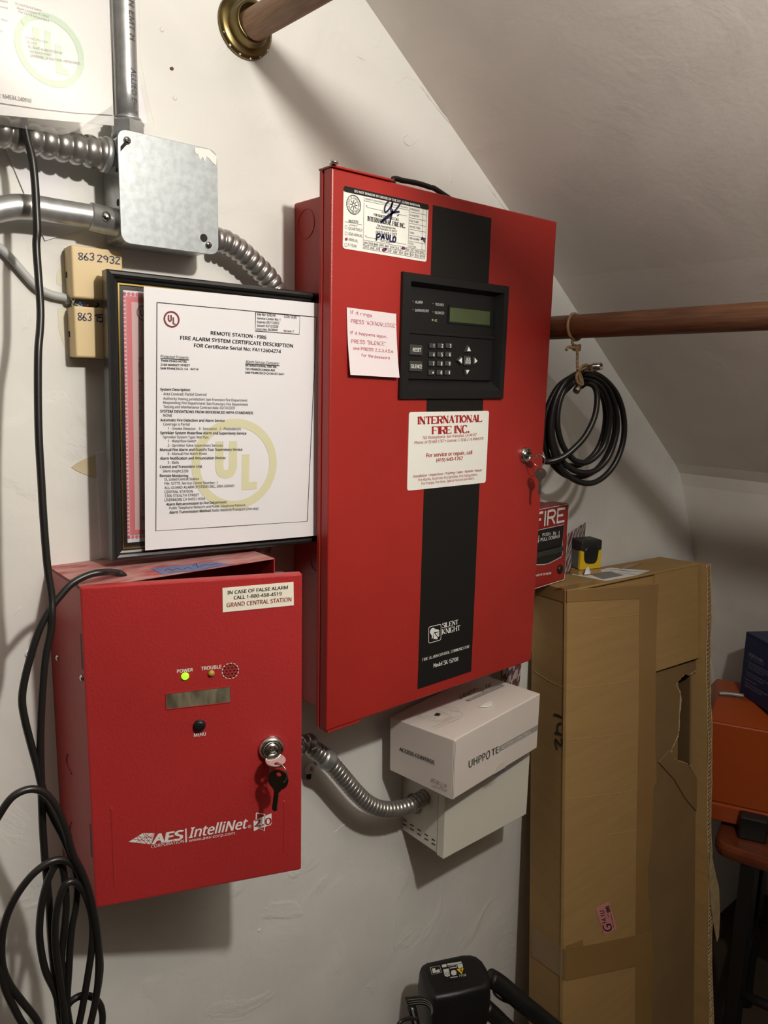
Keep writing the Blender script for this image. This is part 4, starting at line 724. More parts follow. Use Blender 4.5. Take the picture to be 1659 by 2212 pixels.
hl = (-0.1244,0.5879,0.0555); mk('screw_hole', G().lathe([(0.0043, 0), (0.0043, 0.0003)], (hl[0], hl[1], 0.0553), (0, 0, 1), 16, False), DARK, T)
for p in [(-0.2069,0.6704,0.058),(-0.1191,0.5811,0.057)]:
    s_ = mk('screw', G().lathe([(0.0038, -0.002), (0.0038, 0.0008), (0.003, 0.002), (0.001, 0.0024)], (p[0], p[1], 0.0555), (0, 0, 1), 14), CHROME, T)
    mk('screw_slot', G().box(p[0]-0.0022, p[0]+0.0022, p[1]-0.0004, p[1]+0.0004, 0.0575, 0.0583).box(p[0]-0.0004, p[0]+0.0004, p[1]-0.0022, p[1]+0.0022, 0.0575, 0.0583), DARK, s_)
for q in [[(-0.1336,0.6785),(-0.1164,0.6797),(-0.1075,0.6743),(-0.1081,0.6648),(-0.1134,0.6676),(-0.1166,0.6707),(-0.1198,0.672),(-0.1217,0.6657),(-0.1242,0.6711),(-0.1275,0.6668),(-0.1295,0.672),(-0.1327,0.6732)]]: mk('paint_splash', G().prism(q, 0.0552, 0.0557, W), mat('wall_paint_splash', (0.78, 0.77, 0.72), 0.5), T)
for p, r_ in [((-0.2125,0.6451,0.0407),0.003),((-0.2125,0.6127,0.041),0.0035)]: mk('screw_hole', G().lathe([(r_, 0), (r_, 0.0003)], (-0.2125, p[1], p[2]), (-1, 0, 0), 12, False), DARK, T)
# vertical conduit
ax = [(-0.1957,0.8098,0.03),(-0.1951,0.7037,0.03)]
xv = (ax[0][0] + ax[1][0])/2
T = thing('steel_conduit', 'straight vertical steel conduit with stamped lettering above the junction box', 'conduit', (xv, 0.68, 0.03))
mk('pipe', G().tube([(xv, 1.33, 0.03), (xv, 0.95, 0.03), (xv, 0.69, 0.03)], 0.0117, 20, sub=4), STEEL, T)
jy = 0.678
mk('connector', G().lathe([(0.0135, 0), (0.0165, 0.0005), (0.0165, 0.004)], (xv, jy, 0.03), (0, 1, 0), 20).lathe([(0.0162, 0.004), (0.0172, 0.0055), (0.0172, 0.0165), (0.0150, 0.0185), (0.0120, 0.019)], (xv, jy, 0.03), (0, 1, 0), 6, False).lathe([(0.014, 0.0185), (0.0142, 0.021), (0.0118, 0.022)], (xv, jy, 0.03), (0, 1, 0), 20), STEEL, T, 'hexagonal compression connector')
g = G(); xr = 0.0120
def on_pipe(g, s, b_top, h, length, ang):
    k = G(); put(k, (s, (0, 0), (length, 0), (0, h)), W, 0, 0.03)
    for a_, y_, _ in k.v: pass
    vs = []
    for x_, y_, _ in k.v:
        t_ = ang + (y_-h/2)/xr; vs.append((xv + xr*sin(t_), b_top - x_, 0.03 + xr*cos(t_)))
    g.add(vs, k.f); return g
pb = [0.8073,0.7706,0.7445,0.7014]
on_pipe(g, 'N EMT H', pb[0], 0.0065, pb[0]-pb[1], 0.35); on_pipe(g, 'ALLIED E\u2014T', pb[2], 0.0065, pb[2]-pb[3], 0.35)
mk('lettering', g, mat('stamped_grey', (0.10, 0.10, 0.10), 0.6), T)
# bent conduit from the left
T = thing('steel_conduit', 'bent bright steel conduit entering the lower left side of the junction box', 'conduit', (-0.2718,0.5933,0.03))
bp_ = [(-0.2236,0.597,0.03),(-0.2497,0.5974,0.03),(-0.2724,0.5974,0.03),(-0.287,0.5977,0.03),(-0.2993,0.5969,0.03),(-0.3099,0.5953,0.03),(-0.3225,0.5913,0.03),(-0.3364,0.5854,0.03),(-0.3514,0.5773,0.03)]
mk('pipe', G().tube(bp_, 0.0117, 20), STEEL, T)
dv = (Vector(bp_[0]) - Vector(bp_[2])).normalized(); e0 = Vector((-0.2125, bp_[0][1] + dv.y*0.0, 0.03))
st_ = Vector(bp_[0]) - dv*0.014
mk('connector', G().lathe([(0.0119, -0.001), (0.0138, 0), (0.0138, 0.026), (0.0148, 0.0262), (0.0148, 0.031), (0.012, 0.0315)], st_, (Vector((-0.2125, bp_[0][1]-0.002, 0.03)) - st_), 20), STEEL, T, 'set screw connector')
sp = (-0.2263,0.597,0.044)
mk('screw', G().lathe([(0.0048, -0.003), (0.0048, 0.001), (0.003, 0.0024), (0.001, 0.003)], sp, (0, 0.25, 1), 14), CHROME, T)
def flex(name, pts, r, label, pitch=0.0125, amp=0.12, seg=18, sub=None, group=None, sharp=False):
    T = thing(name, label, 'conduit', pts[0], group)
    P = spline([Vector(p) for p in pts], 40); L = sum((P[i+1]-P[i]).length for i in range(len(P)-1))
    n = int(L/pitch*9); Q = []; d = 0; acc = [0.0]
    for i in range(len(P)-1): acc.append(acc[-1] + (P[i+1]-P[i]).length)
    j = 0
    for k in range(n+1):
        t_ = L*k/n
        while j < len(P)-2 and acc[j+1] < t_: j += 1
        f = (t_-acc[j])/max(1e-9, acc[j+1]-acc[j]); Q.append(P[j].lerp(P[j+1], min(1, f)))
    def rf(l, u):
        x = (l/pitch) % 1.0; return r*(1 - amp + amp*(abs(sin(pi*x))**0.45))
    mk('corrugated_tube', G().tube(Q, r, seg, rf=rf, sub=1), FLEX, T)
    return T
T = flex('flexible_conduit', [(-0.2158,0.6598,0.031),(-0.2317,0.6593,0.031),(-0.2547,0.6596,0.031),(-0.2768,0.6595,0.031),(-0.2981,0.6604,0.031),(-0.3185,0.6616,0.031),(-0.3351,0.6622,0.031),(-0.3512,0.6614,0.031)], 0.0158, 'corrugated flexible conduit entering the upper left side of the junction box', 0.0135, 0.24)
p0 = (-0.217,0.6596,0.031)
mk('connector', G().lathe([(0.0165, 0), (0.0175, 0.001), (0.0175, 0.006), (0.0165, 0.0065)], (p0[0]-0.006, p0[1], 0.031), (1, -0.1, 0), 20).lathe([(0.0172, 0.007), (0.0172, 0.0125)], (p0[0]-0.006, p0[1], 0.031), (1, -0.1, 0), 8, False), STEEL, T)
T = flex('flexible_conduit', [(-0.0966,0.5934,0.026),(-0.0831,0.5926,0.026),(-0.0644,0.5857,0.0248),(-0.0433,0.5725,0.0236),(-0.022,0.5571,0.0224),(-0.0081,0.5382,0.0212),(0.0048,0.5113,0.02)], 0.0138, 'corrugated flexible conduit curving from the junction box down behind the black frame', 0.0095, 0.22)
T = flex('flexible_conduit', [(0.031,0.262,0.03),(0.01,0.256,0.03),(-0.012,0.247,0.028),(-0.03,0.236,0.026)], 0.0125, 'short corrugated conduit end showing under the right corner of the black frame', 0.0095, 0.22)
mk('connector', G().lathe([(0.013, 0), (0.0145, 0.001), (0.0145, 0.012), (0.012, 0.0125)], (-0.036, 0.2325, 0.024), (-0.2, -1, 0), 18).tube([(-0.030, 0.236, 0.026), (-0.036, 0.2335, 0.024)], 0.0125, 14), STEEL, T)
T = flex('flexible_conduit', [(-0.066,-0.0855,0.04),(0.0149,-0.0526,0.045),(0.0306,-0.0634,0.0457),(0.0487,-0.0802,0.0464),(0.0674,-0.1025,0.0471),(0.0867,-0.1282,0.0478),(0.1066,-0.1547,0.0485),(0.1287,-0.1799,0.0492),(0.1546,-0.1988,0.0499),(0.1812,-0.2093,0.0506),(0.2014,-0.2129,0.0513),(0.2166,-0.214,0.052),(0.2436,-0.2105,0.052)], 0.0128, 'corrugated flexible conduit sagging between the small red box and the white power box', 0.0078, 0.22)
cp_ = [(0.0463,-0.0921,0.046),(0.0648,-0.08,0.047)]; c1_ = [(0.0461,-0.0807,0.046),(0.0604,-0.091,0.0465)]
mk('coupling', G().tube([Vector(c1_[0])*1.0, Vector(c1_[1])*1.0], 0.0150, 18, sub=4), STEEL, T, 'smooth steel coupling with a screw')
pe = (0.2436,-0.2322,0.0299)
mk('lock_nut', G().lathe([(0.0165, 0), (0.0165, 0.003), (0.0145, 0.0045), (0.0145, 0.007)], (0.2434, pe[1], pe[2]), (-1, 0, 0), 12), NICKEL, T)

# ---------------------------------------------------------------- ivory telephone boxes, wires and grey cable
for z1_, lab, txt, kk in ((0.5680, 'ivory telephone junction box, upper one, marked 863 2932', [('863',(-0.2408,0.5576),(-0.2251,0.5586),(-0.2405,0.5645)),('2932',(-0.221,0.5577),(-0.1969,0.558),(-0.2207,0.5644))], 0), (0.5080, 'ivory telephone junction box, lower one, marked 863 15 and half hidden by the frame', [('863',(-0.2442,0.4955),(-0.2307,0.4956),(-0.2439,0.5029)),('15',(-0.2264,0.4951),(-0.2183,0.4953),(-0.2261,0.5024))], 1)):
    T = thing('telephone_box', lab, 'telephone box', (-0.23, z1_-0.05, 0), 'ivory telephone boxes')
    mk('base', G().box(-0.2555, -0.2045, z1_-0.0515, z1_-0.0005, 0, 0.008, 0.001), BEIGE, T)
    mk('cover', G().box(-0.2565, -0.2035, z1_-0.052, z1_, 0.007, 0.025, 0.0022, seg=3), BEIGE, T)
    mk('slot', G().box(-0.2569, -0.2560, z1_-0.031, z1_-0.025, 0.006, 0.0095), DARK, T)
    g = G()
    for s, bl, br, tl in txt:
        # lettering was measured on the wall plane; the cover stands 25 mm in front of it
        k_ = 1.0 - 0.025/0.847; sh = lambda p: (-0.53404 + (p[0]+0.53404)*k_, 0.44262 + (p[1]-0.44262)*k_)
        write(g, (s, sh(bl), sh(br), sh(tl)), W, 0.0253, 0.0011, 0.2)
    mk('handwriting', g, PENBLUE, T)
T = thing('telephone_wires', 'thin coloured telephone wires between the two ivory boxes', 'wires', (-0.23, 0.5125, 0.01))
for nm, colr, pts in (('green_wire', (0.03, 0.16, 0.05), ((290, 520), (350, 560), (395, 700), (440, 830))), ('white_wire', (0.6, 0.6, 0.55), ((310, 520), (380, 560), (430, 690), (500, 760), (620, 850))), ('white_wire', (0.6, 0.6, 0.55), ((300, 540), (340, 650), (380, 770), (430, 840))),
                      ('blue_wire', (0.03, 0.12, 0.30), ((500, 730), (560, 700), (640, 720), (720, 730))), ('blue_wire', (0.03, 0.12, 0.30), ((540, 760), (600, 760), (660, 770), (700, 800))), ('brown_wire', (0.12, 0.04, 0.025), ((700, 790), (780, 770), (860, 800), (940, 860))), ('black_wire', (0.01, 0.01, 0.01), ((1110, 670), (1105, 740), (1070, 830)))):
    q = [(-0.2565 + (u-265)*0.0000345, 0.5175 - (v-500)*0.0000285 + (u-265)*0.0000010, 0.012 + 0.004*sin(i*2.1)) for i, (u, v) in enumerate(pts)]
    mk(nm, G().tube(q, 0.0010, 6), mat(nm, colr, 0.4), T)
g = G().tube([(-0.3556,0.5874,0.006),(-0.3361,0.5714,0.006),(-0.3185,0.5593,0.006),(-0.3096,0.5514,0.006),(-0.3021,0.5429,0.006),(-0.2945,0.5341,0.006),(-0.2868,0.5261,0.006),(-0.2787,0.5212,0.006),(-0.2704,0.5185,0.006),(-0.2576,0.5165,0.006)] + [(-0.254, 0.512, 0.006)], 0.0042, 10)
solo('grey_cable', g, GREYC, 'grey cable running along the wall into the ivory telephone boxes', 'cable')
# papers on the wall behind the conduits
g = G().prism([(-0.3083,0.6573),(-0.2997,0.6356),(-0.2902,0.6108),(-0.2837,0.5947),(-0.2743,0.5721),(-0.2546,0.5804),(-0.235,0.5891),(-0.2424,0.6022),(-0.2475,0.6122),(-0.2502,0.6225),(-0.2534,0.6348),(-0.2567,0.6471),(-0.2602,0.6531),(-0.2722,0.6545),(-0.2898,0.6562)], 0.0003, 0.0022, W)
solo('paper_scrap', g, PAPER, 'torn white paper scrap stuck to the wall behind the bent conduit', 'paper')
# hanging certificate, upper left
T = thing('laminated_certificate', 'laminated certificate with a pale green ring at the upper left, beside the vertical conduit', 'document', (-0.29, 0.67, 0.05))
U0 = Fr(*((0,0,0.07),(1,0,0),(0,1,0)))
uq = [(-0.3799,0.6606),(-0.2265,0.6772),(-0.2244,0.793),(-0.3721,0.7717)]
ux1 = (uq[1][0] + uq[2][0])/2; uz0 = [(-0.3281,0.6641),(-0.2792,0.6685),(-0.2265,0.6769)]
zb = lambda a: uz0[0][1] + (a-uz0[0][0])/(uz0[2][0]-uz0[0][0])*(uz0[2][1]-uz0[0][1])
ul, ut = ux1-0.216, uz0[2][1]+0.279
PA = mk('paper_sheet', G().prism([(ul, zb(ul)), (ux1, zb(ux1)), (ux1, ut), (ul, ut)], -0.0005, 0.0, U0), PAPER2, T)
c_ = (-0.282,0.729,0.0305); wt = 0.0079
UI = U0.off(0.0004); g = ul_mark(G(), c_[0], c_[1], c_[2], c_[2]*0.18, UI)
mk('watermark_print', g, MINT, PA)
g = G(); UL_ = UI.off(0.0003)
for t_, bo in [(('SN: 164534.240910',(-0.3318,0.6783),(-0.3011,0.6802),(-0.3316,0.6816)),0.02),(('UL Listed Central Station',(-0.3101,0.7585),(-0.2882,0.7591),(-0.31,0.7603)),0),(('Alarm Company FC Listed',(-0.3091,0.7552),(-0.2822,0.7558),(-0.309,0.7571)),0),(('File S3779 Service No 4',(-0.3077,0.7526),(-0.282,0.7523),(-0.3076,0.7544)),0),(('S3779',(-0.3065,0.7456),(-0.3039,0.7425),(-0.3064,0.7472)),0),(('UL Listed Central Station',(-0.3032,0.7331),(-0.2838,0.734),(-0.3031,0.7351)),0),(('File: S3779',(-0.3023,0.7295),(-0.2938,0.73),(-0.3021,0.7314)),0),(('ALL-GUARD ALARM SYSTEMS INC',(-0.3015,0.7258),(-0.2711,0.728),(-0.3014,0.7279)),0.01),(('1306 STEALTH STREET',(-0.3007,0.7221),(-0.281,0.724),(-0.3006,0.724)),0.01),(('LIVERMORE, CA 94551-9356  UNITED STATES',(-0.2998,0.7188),(-0.2557,0.7235),(-0.2997,0.7209)),0.01),(('Department',(-0.3308,0.7558),(-0.3163,0.7576),(-0.3307,0.7576)),0),(('Telephone',(-0.3311,0.7513),(-0.3166,0.7526),(-0.331,0.7531)),0),(('Radio Net',(-0.3317,0.7414),(-0.3172,0.7424),(-0.3316,0.743)),0),(('(One-way)',(-0.3331,0.732),(-0.3224,0.7327),(-0.333,0.7337)),0)]: put(g, t_, UL_, 0, bo)
g.ribbon([(-0.365,0.6708),(-0.3275,0.6737),(-0.2955,0.6763),(-0.2614,0.6803),(-0.2266,0.6861)], 0.0007, 0, UL_)
mk('lettering', g, GREYINK, PA)
mk('plastic_sleeve', G().prism([(-0.3804,0.653),(-0.3047,0.6568),(-0.2763,0.658),(-0.2577,0.6652),(-0.234,0.674),(-0.2269,0.6771),(-0.2244,0.793),(-0.3721,0.7717)], 0.0012, 0.0018, U0), FILM, T, 'clear plastic sleeve, its lower edge curling')
T = thing('laminated_sheet', 'corner of a laminated white sheet showing to the right of the vertical conduit', 'document', (-0.19, 0.68, 0.01))
mk('paper_sheet', G().prism([(-0.1957,0.7002),(-0.1634,0.7058),(-0.1688,0.7314),(-0.1741,0.7599),(-0.1766,0.8048),(-0.1766,0.8317),(-0.1957,0.8257)], 0.0072, 0.008, W), PAPER, T)
mk('plastic_sleeve', G().prism([(-0.1964,0.6924),(-0.1608,0.6989),(-0.1569,0.7045),(-0.163,0.7307),(-0.1705,0.7697),(-0.1697,0.8083),(-0.1694,0.8336),(-0.1912,0.8268)], 0.0086, 0.0092, W), FILM, T)

# ---------------------------------------------------------------- closet rods
T = thing('closet_rod', 'pale brown wooden closet rod in a brass wall socket at the top', 'rod', (-0.039, 0.835, 0.0))
mk('rod', G().tube([(-0.039,0.8355,0.004),(-0.039,0.833,0.1),(-0.039,0.83,0.3),(-0.039,0.825,0.9)], 0.0165, 28, sub=6), WOODA, T)
mk('wall_socket', G().lathe([(0.0335, 0), (0.0350, 0.0012), (0.0345, 0.004), (0.0305, 0.0062), (0.0265, 0.0068), (0.0240, 0.0095), (0.0225, 0.016), (0.0215, 0.0205), (0.0195, 0.0215), (0.0185, 0.0205), (0.0178, 0.006), (0.001, 0.006)], (-0.039, 0.8385, 0), (0, 0, 1), 40), BRASS, T, 'round brass socket with paint specks')
for k in range(9):
    t_ = 3.6 + k*0.42; r_ = 0.0325 + 0.0012*(k % 2); mk('paint_speck', G().lathe([(0.0013 + 0.0005*(k % 3), 0), (0.0008, 0.0008)], (-0.039 + r_*cos(t_), 0.8385 + r_*sin(t_), 0.0042), (0, 0, 1), 8), WHITE, T)
T = thing('closet_rod', 'red brown wooden closet rod reaching out to the right past the tall cabinet', 'rod', (0.4265, 0.522, 0.0))
mk('rod', G().tube([(0.4265, 0.5210, 0.003), (0.4265, 0.5255, 0.4), (0.4265, 0.5300, 0.9)], 0.0172, 28, sub=6), WOODB, T)
mk('wall_socket', G().lathe([(0.0335, 0), (0.0345, 0.004), (0.0255, 0.0068), (0.0225, 0.018), (0.019, 0.0205), (0.0185, 0.006), (0.001, 0.006)], (0.4265, 0.521, 0), (0, 0, 1), 32), BRASS, T)
# twine and cable coil
tw = []
for k in range(19): t_ = -0.4 + 2*pi*1.12*k/18; tw.append((0.4265 - 0.0190*sin(t_)*1.0, 0.5224 + 0.0190*cos(t_), 0.146 + 0.004*sin(t_*0.5)))
T = thing('twine', 'jute twine tied round the red brown rod holding up the coiled cable', 'string', (0.4265, 0.50, 0.146))
mk('loop', G().tube(tw, 0.0022, 7, sub=3), TWINE, T)
kn = (0.4311,0.4925,0.15); lo_ = [(0.4271,0.4911,0.153),(0.4302,0.4811,0.153),(0.431,0.4697,0.153),(0.4338,0.4584,0.153),(0.4389,0.4481,0.153),(0.4445,0.4401,0.153)]; lo2 = [(0.4232,0.5057,0.15),(0.4201,0.4988,0.15),(0.4285,0.4924,0.15)]
mk('hanging_cord', G().tube([tw[9], *lo2, *lo_], 0.0022, 7, rf=lambda l, u: 0.0021 + 0.0005*sin(l*2200)), TWINE, T)
mk('knot', G().tube([(kn[0] + 0.0045*cos(k*1.3), kn[1] + 0.003*sin(k*1.9), kn[2] + 0.0045*sin(k*1.3)) for k in range(12)], 0.0026, 7), TWINE, T)
mk('loose_end', G().tube([Vector(kn), *[Vector(p) for p in [(0.4181,0.4919,0.152),(0.4086,0.4926,0.152),(0.4034,0.488,0.152)]]], 0.0022, 7), TWINE, T)
mk('binding', G().tube([(0.4266,0.4605,0.158),(0.4388,0.4665,0.1571),(0.4517,0.468,0.1562),(0.4457,0.4628,0.1553),(0.4338,0.4584,0.1544),(0.4302,0.4491,0.1536),(0.4383,0.44,0.1527),(0.4495,0.439,0.1518),(0.4464,0.4494,0.1509),(0.44,0.4585,0.15)], 0.0021, 7), TWINE, T)
loops = [(235, 730, 478, 1203), (243, 700, 500, 1168), (252, 668, 490, 1132), (285, 640, 512, 1082), (318, 612, 520, 1062), (342, 566, 545, 1008)]
T = thing('coiled_cable', 'black cable coiled up and hanging by twine from the red brown rod', 'cable', (0.47, 0.36, 0.12))
co = [(0.4896,0.4652,0.1428),(0.4817,0.4636,0.1371),(0.4783,0.4592,0.1298),(0.4563,0.4456,0.116),(0.4386,0.4218,0.109),(0.4298,0.3905,0.1049),(0.4311,0.3562,0.1043),(0.4426,0.3239,0.1071),(0.4628,0.2986,0.113),(0.4888,0.2843,0.121),(0.5168,0.2836,0.1299),(0.542,0.297,0.1382),(0.5601,0.3223,0.1447),(0.5677,0.3554,0.1484),(0.5638,0.3906,0.1487),(0.5494,0.422,0.1455),(0.5272,0.4448,0.1395),(0.5012,0.4558,0.1314),(0.4752,0.4537,0.1227),(0.453,0.4394,0.1146),(0.4376,0.4152,0.1085),(0.431,0.3846,0.1051),(0.4341,0.3521,0.1052),(0.4467,0.3225,0.1085),(0.4672,0.3003,0.1145),(0.4925,0.2894,0.1224),(0.5187,0.2918,0.1308),(0.5413,0.3072,0.1384),(0.5564,0.3334,0.1441),(0.5614,0.366,0.1469),(0.5556,0.3994,0.1465),(0.5402,0.4282,0.1429),(0.5183,0.4481,0.1367),(0.4934,0.4563,0.1289),(0.4693,0.4521,0.1207),(0.4495,0.4363,0.1133),(0.4366,0.4116,0.108),(0.4322,0.3818,0.1055),(0.437,0.3512,0.1061),(0.4504,0.3246,0.1098),(0.4704,0.306,0.1158),(0.4941,0.2985,0.1232),(0.5177,0.3036,0.1309),(0.5371,0.3205,0.1376),(0.549,0.3465,0.1423),(0.5514,0.3772,0.1443),(0.5441,0.4074,0.1433),(0.5288,0.4324,0.1394),(0.5081,0.4484,0.1334),(0.4854,0.4535,0.1261),(0.4642,0.4473,0.1188),(0.4477,0.431,0.1125),(0.4378,0.4072,0.1083),(0.4359,0.3795,0.1067),(0.4421,0.3519,0.1079),(0.4557,0.3286,0.1117),(0.4746,0.3133,0.1174),(0.4961,0.3086,0.1242),(0.5166,0.3154,0.131),(0.5327,0.3327,0.1367),(0.5417,0.3577,0.1405),(0.5422,0.3861,0.1418),(0.5346,0.4133,0.1405),(0.5203,0.435,0.1368),(0.502,0.4481,0.1314),(0.4827,0.4508,0.1251),(0.4652,0.443,0.1189),(0.4519,0.4262,0.1138),(0.4447,0.4029,0.1105),(0.4444,0.3767,0.1095),(0.4511,0.3515,0.1109),(0.4638,0.3312,0.1145),(0.4807,0.319,0.1196),(0.499,0.3169,0.1255),(0.5157,0.3254,0.1311),(0.5282,0.3431,0.1357),(0.5343,0.3672,0.1386),(0.5332,0.3936,0.1393),(0.5254,0.4179,0.1378),(0.5123,0.4365,0.1343),(0.4963,0.4467,0.1295),(0.48,0.4472,0.1241),(0.4656,0.4383,0.1189),(0.4386,0.4006,0.1025),(0.4295,0.3615,0.0952),(0.419,0.3327,0.0964),(0.4129,0.322,0.1141),(0.4197,0.3218,0.1253),(0.4337,0.3288,0.1362),(0.4497,0.3424,0.1452),(0.467,0.362,0.1519),(0.4811,0.3906,0.1548),(0.4896,0.4168,0.1528),(0.4904,0.4345,0.1448),(0.4859,0.4402,0.1346),(0.4814,0.4371,0.1271),(0.4786,0.4327,0.1231)]
rnd = random.Random(3); co2 = [(p[0] + rnd.uniform(-.0012, .0012), p[1] + rnd.uniform(-.001, .001), p[2] + (0.009*sin(i*0.19) if i < 80 else 0)) for i, p in enumerate(co)]
mk('cable', G().tube(co2, 0.0047, 10, sub=4), CABLE, T)
cn = [(0.4506,0.461,0.152),(0.4547,0.464,0.16),(0.4557,0.4659,0.175)]
ax_ = Vector(cn[2]) - Vector(cn[1])
mk('connector', G().lathe([(0.004, -0.012), (0.0052, -0.011), (0.0052, -0.002), (0.0046, 0), (0.0063, 0.0005), (0.0063, 0.009), (0.0056, 0.0095), (0.0056, 0.018), (0.0040, 0.018), (0.0040, 0.010), (0.0008, 0.010)], cn[1], ax_, 14), CHROME, T, 'shiny metal coaxial connector')
c2 = (0.472,0.4308,0.125)
mk('connector', G().lathe([(0.005, 0), (0.0055, 0.001), (0.0055, 0.014), (0.004, 0.015)], (c2[0]+0.006, c2[1]+0.006, c2[2]), (-0.7, -0.6, 0.2), 12), NICKEL, T)

# ---------------------------------------------------------------- long black cables at the left
seg1 = [(-0.3031,0.6843,0.05),(-0.3018,0.6596,0.052),(-0.2999,0.646,0.054),(-0.2985,0.6346,0.056),(-0.298,0.6133,0.058),(-0.2986,0.5917,0.06),(-0.2994,0.5715,0.062),(-0.301,0.5569,0.062),(-0.3019,0.5269,0.0662),(-0.3029,0.4999,0.0704),(-0.3055,0.4806,0.0746),(-0.3096,0.4583,0.0788),(-0.3131,0.4201,0.083),(-0.3157,0.3801,0.0872),(-0.3169,0.3397,0.0914),(-0.318,0.299,0.0956),(-0.3182,0.2578,0.0998),(-0.3171,0.228,0.104),(-0.3188,0.2122,0.108),(-0.321,0.1952,0.109),(-0.3277,0.1698,0.11),(-0.3331,0.1314,0.111),(-0.3371,0.088,0.112),(-0.3389,0.0455,0.113),(-0.3403,0.0021,0.114),(-0.3404,-0.0357,0.115),(-0.3393,-0.0769,0.116),(-0.3396,-0.123,0.117),(-0.3385,-0.1707,0.118),(-0.3363,-0.2231,0.119),(-0.3349,-0.2501,0.12)]
segE = [(-0.3332,-0.2475,0.128),(-0.3348,-0.2221,0.1274),(-0.3385,-0.1959,0.1268),(-0.3419,-0.1751,0.1262),(-0.3489,-0.1502,0.1256),(-0.352,-0.1231,0.1251),(-0.3518,-0.1004,0.1245),(-0.3474,-0.0731,0.1239),(-0.34,-0.0517,0.1233),(-0.3324,-0.0413,0.1227),(-0.3268,-0.045,0.1221),(-0.3248,-0.0642,0.1215),(-0.3248,-0.0926,0.1209),(-0.3289,-0.1263,0.1204),(-0.3315,-0.1493,0.1198),(-0.3304,-0.1866,0.1192),(-0.3284,-0.2252,0.1186),(-0.3283,-0.2584,0.118)]
segF = [(-0.3394,-0.2428,0.132),(-0.3354,-0.2109,0.1321),(-0.3377,-0.166,0.1323),(-0.3398,-0.127,0.1324),(-0.3392,-0.0993,0.1326),(-0.3351,-0.0759,0.1327),(-0.3287,-0.0606,0.1329),(-0.3214,-0.0583,0.133),(-0.3137,-0.0665,0.1331),(-0.3075,-0.084,0.1333),(-0.3037,-0.1094,0.1334),(-0.3058,-0.1417,0.1336),(-0.3118,-0.1748,0.1337),(-0.3214,-0.2181,0.1339),(-0.3308,-0.2442,0.134)]
segC = [(-0.3485,-0.2424,0.122),(-0.3588,-0.2037,0.1228),(-0.3711,-0.1743,0.1237),(-0.3813,-0.1493,0.1245),(-0.3866,-0.1274,0.1254),(-0.387,-0.104,0.1262),(-0.383,-0.0787,0.1271),(-0.373,-0.0564,0.1279),(-0.3573,-0.0387,0.1287),(-0.3409,-0.0309,0.1296),(-0.3285,-0.0329,0.1304),(-0.3192,-0.0417,0.1313),(-0.3117,-0.0572,0.1321),(-0.3052,-0.0806,0.1329),(-0.3002,-0.1133,0.1338),(-0.2985,-0.1449,0.1346),(-0.299,-0.1708,0.1355),(-0.3048,-0.1989,0.1363),(-0.3145,-0.2322,0.1372),(-0.325,-0.2473,0.138)]
segB = [(-0.3456,-0.2468,0.125),(-0.3695,-0.2046,0.1258),(-0.3842,-0.1578,0.1265),(-0.3893,-0.1315,0.1272),(-0.3985,-0.0858,0.128),(-0.3964,-0.0213,0.1288),(-0.3887,0.0204,0.1295),(-0.3808,0.0366,0.1302),(-0.3692,0.0499,0.131),(-0.355,0.0527,0.1318),(-0.3429,0.0459,0.1325),(-0.3336,0.0299,0.1332),(-0.3255,0.004,0.134),(-0.3197,-0.0271,0.1348),(-0.3107,-0.0557,0.1355),(-0.3045,-0.086,0.1362),(-0.301,-0.1204,0.137),(-0.3004,-0.1539,0.1378),(-0.3039,-0.1881,0.1385),(-0.3115,-0.22,0.1392),(-0.3216,-0.2504,0.14)]
segG = [(-0.3297,-0.2651,0.118),(-0.3345,-0.226,0.1192),(-0.3304,-0.2102,0.1205),(-0.3247,-0.2008,0.1218),(-0.3134,-0.2,0.123),(-0.3018,-0.2098,0.1242),(-0.2959,-0.2257,0.1255),(-0.2978,-0.2478,0.1268),(-0.3097,-0.27,0.128)]
segA = [(-0.3229,-0.2596,0.124),(-0.3296,-0.2089,0.1229),(-0.3256,-0.1631,0.1218),(-0.3205,-0.1208,0.1207),(-0.3151,-0.098,0.1196),(-0.312,-0.0693,0.1185),(-0.3158,-0.0449,0.1175),(-0.3228,-0.0172,0.1164),(-0.3305,0.0057,0.1153),(-0.3357,0.0272,0.1142),(-0.3393,0.0456,0.1131),(-0.3416,0.0635,0.112),(-0.3457,0.0881,0.1109),(-0.3495,0.1144,0.1098),(-0.3504,0.1332,0.1087),(-0.3468,0.1517,0.1076),(-0.3392,0.1756,0.1065),(-0.3302,0.1982,0.1055),(-0.3199,0.215,0.1044),(-0.3089,0.2269,0.1033),(-0.2962,0.2376,0.1022),(-0.2795,0.2431,0.1011),(-0.2646,0.2432,0.1)]
hole_ = (-0.2383,0.233,0.0854)
end = [(hole_[0]-0.010, 0.2375, hole_[2]+0.001), (hole_[0]-0.002, 0.234, hole_[2]), (hole_[0]+0.001, 0.229, hole_[2]-0.001)]
g = G().tube(seg1 + segE + segF + segG + segC + segB + segA + end, 0.0036, 9, sub=5)
solo('antenna_cable', g, CABLE, 'long black cable hanging in tangled loops down the left side of the smaller red box', 'cable')

